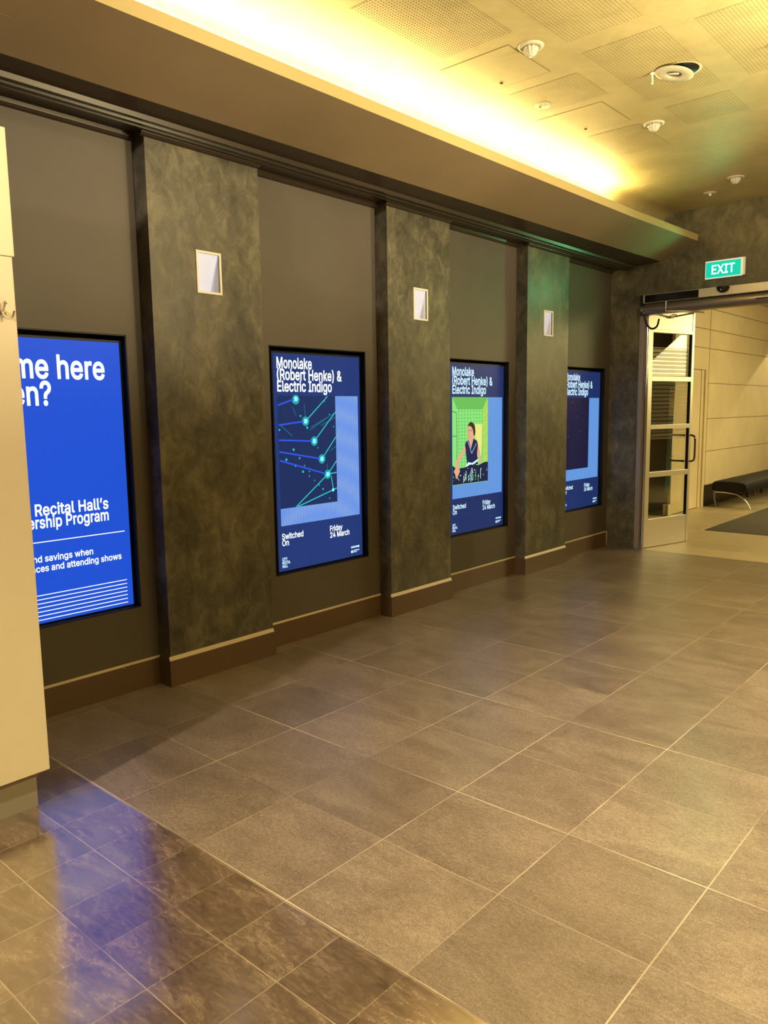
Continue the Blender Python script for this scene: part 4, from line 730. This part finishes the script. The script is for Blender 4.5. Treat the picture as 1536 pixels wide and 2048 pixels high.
MB().lathe([(0.0, -0.0045), (0.104, -0.0045), (0.104, -0.0025)], 40, c=(0.028, 0.030, 0)).build('ceiling_hole', M_black, r)
MB().lathe([(0.104, -0.0036), (0.118, -0.0048), (0.121, -0.0036)], 40, c=(0.028, 0.030, 0)).build('hole_rim', M_trim, r)
pt = MB().lathe([(0.046, 0.004), (0.046, -0.003), (0.050, -0.006), (0.112, -0.004), (0.116, 0.0), (0.112, 0.003), (0.046, 0.004)], 40).build('disc', M_trim, r)
pt.location = (-0.002, -0.002, -0.028); pt.rotation_euler = (-0.10, 0.16, 0)
ap = MB().lathe([(0.0, 0.012), (0.046, 0.004)], 30).build('aperture', M_steel, r); ap.location = pt.location; ap.rotation_euler = pt.rotation_euler
bl = MB().tube([(-0.032, -0.018, -0.004), (-0.012, -0.030, -0.010), (0.016, -0.026, -0.010), (0.034, -0.008, -0.004)], 0.006, 8).build('bulb_arc', M_glassl, r); bl.location = pt.location; bl.rotation_euler = pt.rotation_euler
def chook(label, x, y):
    r = thing('ceiling_hook', label, 'hook', (x, y, ZC), group='small ceiling hooks')
    MB().lathe([(0.0, -0.0035), (0.016, -0.0035), (0.014, -0.012), (0.006, -0.014), (0.005, -0.060), (0.007, -0.062), (0.007, -0.070), (0.0, -0.071)], 16).build('stem', M_white, r)
chook('small pale ceiling stud beside the loose downlight', 1.914, 4.888)
chook('small pale ceiling stud at the right edge of the picture', 2.565, 4.985)

# ================================================================== exit sign
X = thing('exit_sign', 'lit green EXIT sign above the doorway', 'exit sign', (1.062, YW, 2.912))
MB().box(0, 0.372, -0.030, -0.001, 0.0, 0.176).build('housing', M_white, X, bevel=0.003)
MB().box(-0.012, 0.352, -0.052, -0.030, -0.008, 0.170).build('diffuser', M_exit_edge, X, bevel=0.002)
MB().box(-0.002, 0.338, -0.0545, -0.052, 0.004, 0.156).build('face', M_exit_e, X)
q = MB(); put_text(q, 'EXIT', 0.055, 0.036, 0.088, 0.225, lambda u, z: (u, -0.0552, z), 0.013); q.build('lettering', M_exit_w, X)

# ================================================================== door operator over the opening
O = thing('door_operator', 'long metal door operator box over the doorway', 'door operator', (0.40, YW, 2.6))
MB().box(0.03, 2.35, -0.13, -0.001, 0.118, 0.205).build('cover', M_alu, O, bevel=0.004)
MB().box(0.05, 0.62, -0.134, -0.13, 0.122, 0.200).build('dark_reflection', M_blackgloss, O)  # dark strip laid on the cover in place of a reflection
MB().box(0.0, 0.03, -0.135, -0.001, 0.09, 0.205).build('end_cap', M_black, O, bevel=0.003)
bar = MB(); n = 14
for xa, xb in ((0.02, 0.93), (0.932, 2.35)):
    pr = [(-0.001, 0.116), (-0.001, 0.0)] + [(-0.075 - 0.055 * math.cos(PI * (k / n) - PI / 2), 0.058 - 0.058 * math.cos(PI * k / n)) for k in range(n + 1)]
    vs = [(xa, y_, z_) for y_, z_ in pr] + [(xb, y_, z_) for y_, z_ in pr]; m_ = len(pr)
    bar.add(vs, [(i, (i + 1) % m_, m_ + (i + 1) % m_, m_ + i) for i in range(m_)], 0, False); bar.add(vs, [tuple(range(m_)), tuple(range(m_, 2 * m_))])
bar.build('drive_bar', M_steel, O)
MB().box(1.18, 1.32, -0.1335, -0.12, 0.045, 0.056).build('slot', M_black, O)
sn = MB(); sn.lathe([(0.0, -0.055), (0.025, -0.052), (0.045, -0.042), (0.058, -0.026), (0.064, -0.008), (0.065, 0.004), (0.0, 0.004)], 28, c=(0.865, -0.135, 0.195)); so = sn.build('sensor', M_blackgloss, O)
MB().lathe([(0, -0.004), (0.010, -0.003), (0.012, 0.002)], 12, c=(0.86, -0.190, 0.170), axis='y').build('lens', M_chrome, so)
MB().tube([(0.29, -0.15, 0.115), (0.29, -0.15, 0.010), (0.46, -0.15, -0.002), (0.60, 0.10, -0.010)], 0.008, 8).build('bracket', M_alu, O)
MB().tube(spline([(0.05, -0.10, 0.10), (0.03, -0.09, 0.02), (0.045, -0.06, -0.09), (0.085, -0.02, -0.145), (0.125, 0.03, -0.12), (0.135, 0.06, -0.04)]), 0.011, 10).build('cable', M_black, O)

# ================================================================== glazed door leaf standing open
ang = math.atan2(0.963, 0.268)
DR = bpy.data.objects.new('door_1', None); C.objects.link(DR); DR.location = (0.441, 8.470, 0.006); DR.rotation_euler = (0, 0, ang)
struct(DR, 'tall glazed door leaf with aluminium rails standing open', 'door')
TH = 0.045; LW = 0.805; LZ = 2.665; GZ = [(0.326, 0.806), (0.865, 1.350), (1.400, 1.886), (1.940, 2.422)]
fr = MB().box(0, 0.068, 0, TH, 0, LZ).box(0.765, LW, 0, TH, 0, LZ)
fr.build('stiles', M_alu, DR, bevel=0.002)
MB().box(0.068, 0.765, 0.004, TH - 0.004, 0.0, 0.326).build('bottom_rail', M_alu, DR, bevel=0.002)
MB().box(0.068, 0.765, 0.004, TH - 0.004, 2.454, LZ).box(0.068, 0.765, 0.0, TH, 2.422, 2.454).build('top_rail', M_alu, DR, bevel=0.002)
for a, b in ((0.806, 0.865), (1.350, 1.400), (1.886, 1.940)): MB().box(0.068, 0.765, 0.0, TH, a, b).build('glazing_bar', M_alu, DR, bevel=0.002)
for a, b in GZ:
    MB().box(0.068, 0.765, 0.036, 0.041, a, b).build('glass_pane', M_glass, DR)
    MB().box(0.757, 0.765, 0.004, 0.036, a, b).build('shaded_reveal', M_black, DR)  # black strip puts the shade of the stile's reveal into the colour
def pull(dirn, reach, y0):
    zc, hh = 1.112, 0.152; x = 0.745 if dirn > 0 else 0.785
    P_ = [(x, y0, zc + hh), (x - 0.005, y0 + dirn * (reach - 0.05), zc + hh), (x - 0.007, y0 + dirn * (reach - 0.012), zc + hh - 0.014), (x - 0.008, y0 + dirn * reach, zc + hh - 0.055),
          (x - 0.008, y0 + dirn * reach, zc - hh + 0.055), (x - 0.007, y0 + dirn * (reach - 0.012), zc - hh + 0.014), (x - 0.005, y0 + dirn * (reach - 0.05), zc - hh), (x, y0, zc - hh)]
    MB().tube(spline(P_, 6), 0.0115, 12).build('pull_handle', M_dkchrome, DR)
pull(1, 0.20, TH - 0.002); pull(-1, 0.075, 0.002)
MB().tube([(0.10, -0.012, 2.620), (0.356, -0.014, 2.597)], 0.006, 8).tube([(0.33, -0.014, 2.597), (0.385, -0.014, 2.60)], 0.014, 10).tube([(0.37, -0.014, 2.60), (0.60, -0.12, 2.645)], 0.009, 8).build('closer_arm', M_steel, DR)
MB().lathe([(0, -0.006), (0.007, -0.006), (0.007, 0.0)], 10, c=(0.41, 0, 2.63), axis='y').lathe([(0, -0.006), (0.007, -0.006), (0.007, 0.0)], 10, c=(0.45, 0, 2.63), axis='y').build('screw_heads', M_black, DR)
# frame post and dark pivot edge beside the leaf
fp = MB().box(0.347, 0.398, YW - 0.012, YW + 0.16, 0, 2.60); fp.box(0.398, 0.404, YW + 0.02, YW + 0.16, 0, 2.60)
struct(fp.build('trim_3', mat('mauve_grey_post', (0.34, 0.30, 0.29), 0.35, 0.3), bevel=0.002), 'dull metal door post at the left of the doorway', 'door post')
pv = [(0.404, YW + 0.024), (0.411, YW + 0.017), (0.421, YW + 0.0145), (0.431, YW + 0.0165), (0.439, YW + 0.023), (0.439, YW + 0.06), (0.404, YW + 0.06)]
pm = MB(); n = len(pv); pm.add([(x, y_, z_) for z_ in (0.003, 2.60) for x, y_ in pv], [(i, (i + 1) % n, n + (i + 1) % n, n + i) for i in range(n)], 0, True)
struct(pm.build('trim_4', mat('polished_dark_steel', (0.45, 0.45, 0.47), 0.14, 1.0)), 'dark glossy pivot edge between door post and leaf', 'door trim')

# ================================================================== foyer beyond the doorway
struct(MB().box(-2.0, 7.4, YW, 18.2, -0.1, 0).build('floor_foyer', M_floor2), 'beige stone floor of the foyer beyond the doorway', 'floor')
struct(MB().box(-2.0, 7.4, YW + 0.22, 18.2, 3.40, 3.5).build('ceiling_foyer', M_hall), 'foyer ceiling beyond the doorway', 'ceiling')
def panelled():
    M = mat('cream_panels_with_joints', (0.62, 0.52, 0.33), 0.5)
    g = nd(M, 'ShaderNodeNewGeometry'); s_ = nd(M, 'ShaderNodeSeparateXYZ'); lk(M, g.outputs['Position'], s_.inputs[0])
    f_ = 0.0
    for z in (0.888, 1.41, 1.97, 2.51, 2.80, 3.12): f_ = math_(M, 'MAXIMUM', f_, math_(M, 'LESS_THAN', math_(M, 'ABSOLUTE', math_(M, 'SUBTRACT', s_.outputs['Z'], z)), 0.006))
    vj = math_(M, 'LESS_THAN', math_(M, 'ABSOLUTE', math_(M, 'SUBTRACT', s_.outputs['Y'], 12.73)), 0.012)
    f_ = math_(M, 'MAXIMUM', f_, vj)
    n_ = noise(M, coords(M), 1.6, 4, 0.6)
    lk(M, mixc(M, f_, ramp(M, n_, [(0.3, (0.57, 0.475, 0.30)), (0.7, (0.66, 0.56, 0.36))]), (0.22, 0.17, 0.09)), bsdf(M).inputs['Base Color'])
    return M
w = MB(); XL = -0.36
w.box(XL - 0.045, XL, 11.31, 11.37, 0, 3.4).box(XL - 0.045, XL, 11.37, 12.60, 2.20, 3.4).box(XL - 0.045, XL, 12.60, 18.0, 0, 3.4)
struct(w.build('wall_foyer', panelled()), 'cream panelled foyer wall with fine joints', 'wall')
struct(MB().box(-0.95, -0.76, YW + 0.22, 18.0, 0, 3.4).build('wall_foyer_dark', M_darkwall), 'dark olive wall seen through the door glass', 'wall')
struct(MB().box(-2.0, 7.4, 18.0, 18.2, 0, 3.4).build('wall_foyer_far', M_hall), 'far wall of the foyer', 'wall')
struct(MB().box(7.2, 7.4, YW + 0.22, 18.0, 0, 3.4).build('wall_foyer_right', M_hall), 'right wall of the foyer', 'wall')
D2 = bpy.data.objects.new('door_2', None); C.objects.link(D2); D2.location = (XL, 11.37, 0); struct(D2, 'plain cream door in a wide frame beyond the glass leaf', 'door')
MB().box(-0.065, -0.020, 0.004, 1.085, 0.010, 2.17).build('leaf', M_wall2, D2, bevel=0.002)
MB().box(-0.070, 0.012, 1.20, 1.30, 0, 2.245).box(-0.070, 0.012, 0.0, 1.20, 2.175, 2.245).box(-0.075, -0.012, 1.09, 1.20, 0, 2.175).build('door_frame', M_wall2, D2, bevel=0.002)
struct(MB().box(XL, XL + 0.014, 12.68, 18.0, 0, 0.345).build('baseboard_foyer', M_corn), 'tall dark skirting behind the bench', 'skirting')
tag(MB().box(0, 0.085, 0, 0.05, 0, 0.172).build('floor_box', M_cream, bevel=0.002, loc=(-0.448, 11.258, 0)), 'small pale box on the floor by the foyer wall end', 'box')
BN = thing('banner_stand', 'narrow teal banner with a red G, seen through the door glass', 'banner', (-0.388, 11.22, 0), (0, 0.024, 0))
MB().box(-0.034, 0.034, -0.004, 0.004, 0.33, 1.955).build('sheet', M_teal, BN)
MB().box(-0.034, 0.034, -0.0052, -0.004, 1.475, 1.875).build('white_field', M_paper, BN)
q = MB(); put_text(q, 'G', -0.027, 1.757, 0.060, 0.052, lambda u, z: (u, -0.0060, z), 0.035)
c1, c0 = 0.0775, 0.054; a0 = math.acos(0.034 / c1); ns = 12
for fl in (0, PI):
    vs = [(max(-0.034, min(0.034, rr * math.cos(fl + a0 + (PI - 2 * a0) * k / ns))), -0.0060, 1.787 + rr * math.sin(fl + a0 + (PI - 2 * a0) * k / ns)) for k in range(ns + 1) for rr in (c0, c1)]
    q.add(vs, [(2 * k, 2 * k + 1, 2 * k + 3, 2 * k + 2) for k in range(ns)])
q.build('lettering', M_red, BN)
MB().tube([(0, 0.010, 0.0), (0, 0.010, 1.95)], 0.005, 8).box(-0.05, 0.03, -0.02, 0.07, 0.0, 0.010).build('stand', M_black, BN)
tag(MB().box(0, 3.4, 0, 6.8, 0.0, 0.006).build('carpet', M_carpet, loc=(0.515, 10.235, 0)), 'charcoal carpet laid on the foyer floor', 'carpet')

# bench
B = thing('bench', 'long black upholstered bench on curved metal legs against the foyer wall', 'bench', (0.04, 12.66, 0))
pr = [(-0.275, 0.30), (-0.275, 0.36), (-0.262, 0.395), (-0.225, 0.420), (-0.10, 0.434), (0.10, 0.430), (0.22, 0.412), (0.268, 0.385), (0.285, 0.350), (0.285, 0.300), (0.270, 0.268), (0.20, 0.262), (-0.20, 0.266), (-0.262, 0.276)]
ip = [(x * 0.93, 0.345 + (z - 0.345) * 0.80) for x, z in pr]
st_ = MB(); n = len(pr); rows = [(0.0, ip), (0.018, [((a[0] + b[0]) / 2 * 1.01, (a[1] + b[1]) / 2) for a, b in zip(pr, ip)]), (0.05, pr), (4.2, pr), (4.25, ip)]
vs = [(x, y_, z) for y_, p_ in rows for x, z in p_]
st_.add(vs, [(i * n + k, i * n + (k + 1) % n, (i + 1) * n + (k + 1) % n, (i + 1) * n + k) for i in range(len(rows) - 1) for k in range(n)], 0, True)
st_.add(vs, [tuple(range(n)), tuple((len(rows) - 1) * n + k for k in range(n))])
st_.build('seat', M_leather, B)
def legs(y_):
    MB().tube(spline([(-0.225, y_, 0.250), (-0.08, y_, 0.248), (0.02, y_, 0.238), (0.085, y_, 0.232), (0.145, y_, 0.205), (0.215, y_, 0.155), (0.275, y_, 0.085), (0.318, y_, 0.006)]), [0.017] * 20 + [0.017 - 0.0003 * k for k in range(37)], 10).build('leg', M_chrome, B)
    MB().tube([(-0.235, y_, 0.262), (-0.232, y_, 0.15), (-0.205, y_, 0.003)], [0.022, 0.018, 0.014], 10).build('leg', M_steel, B)
    MB().tube(spline([(-0.285, y_ + 0.16, 0.290), (-0.290, y_ + 0.16, 0.20), (-0.270, y_ + 0.16, 0.10), (-0.255, y_ + 0.16, 0.004)]), 0.018, 10).build('leg', M_black, B)
legs(0.06); legs(2.1); legs(4.1)
for y_ in (0.12, 0.85, 1.6): MB().box(0.22, 0.26, y_, y_ + 0.05, 0.185, 0.265).build('bracket', M_black, B)
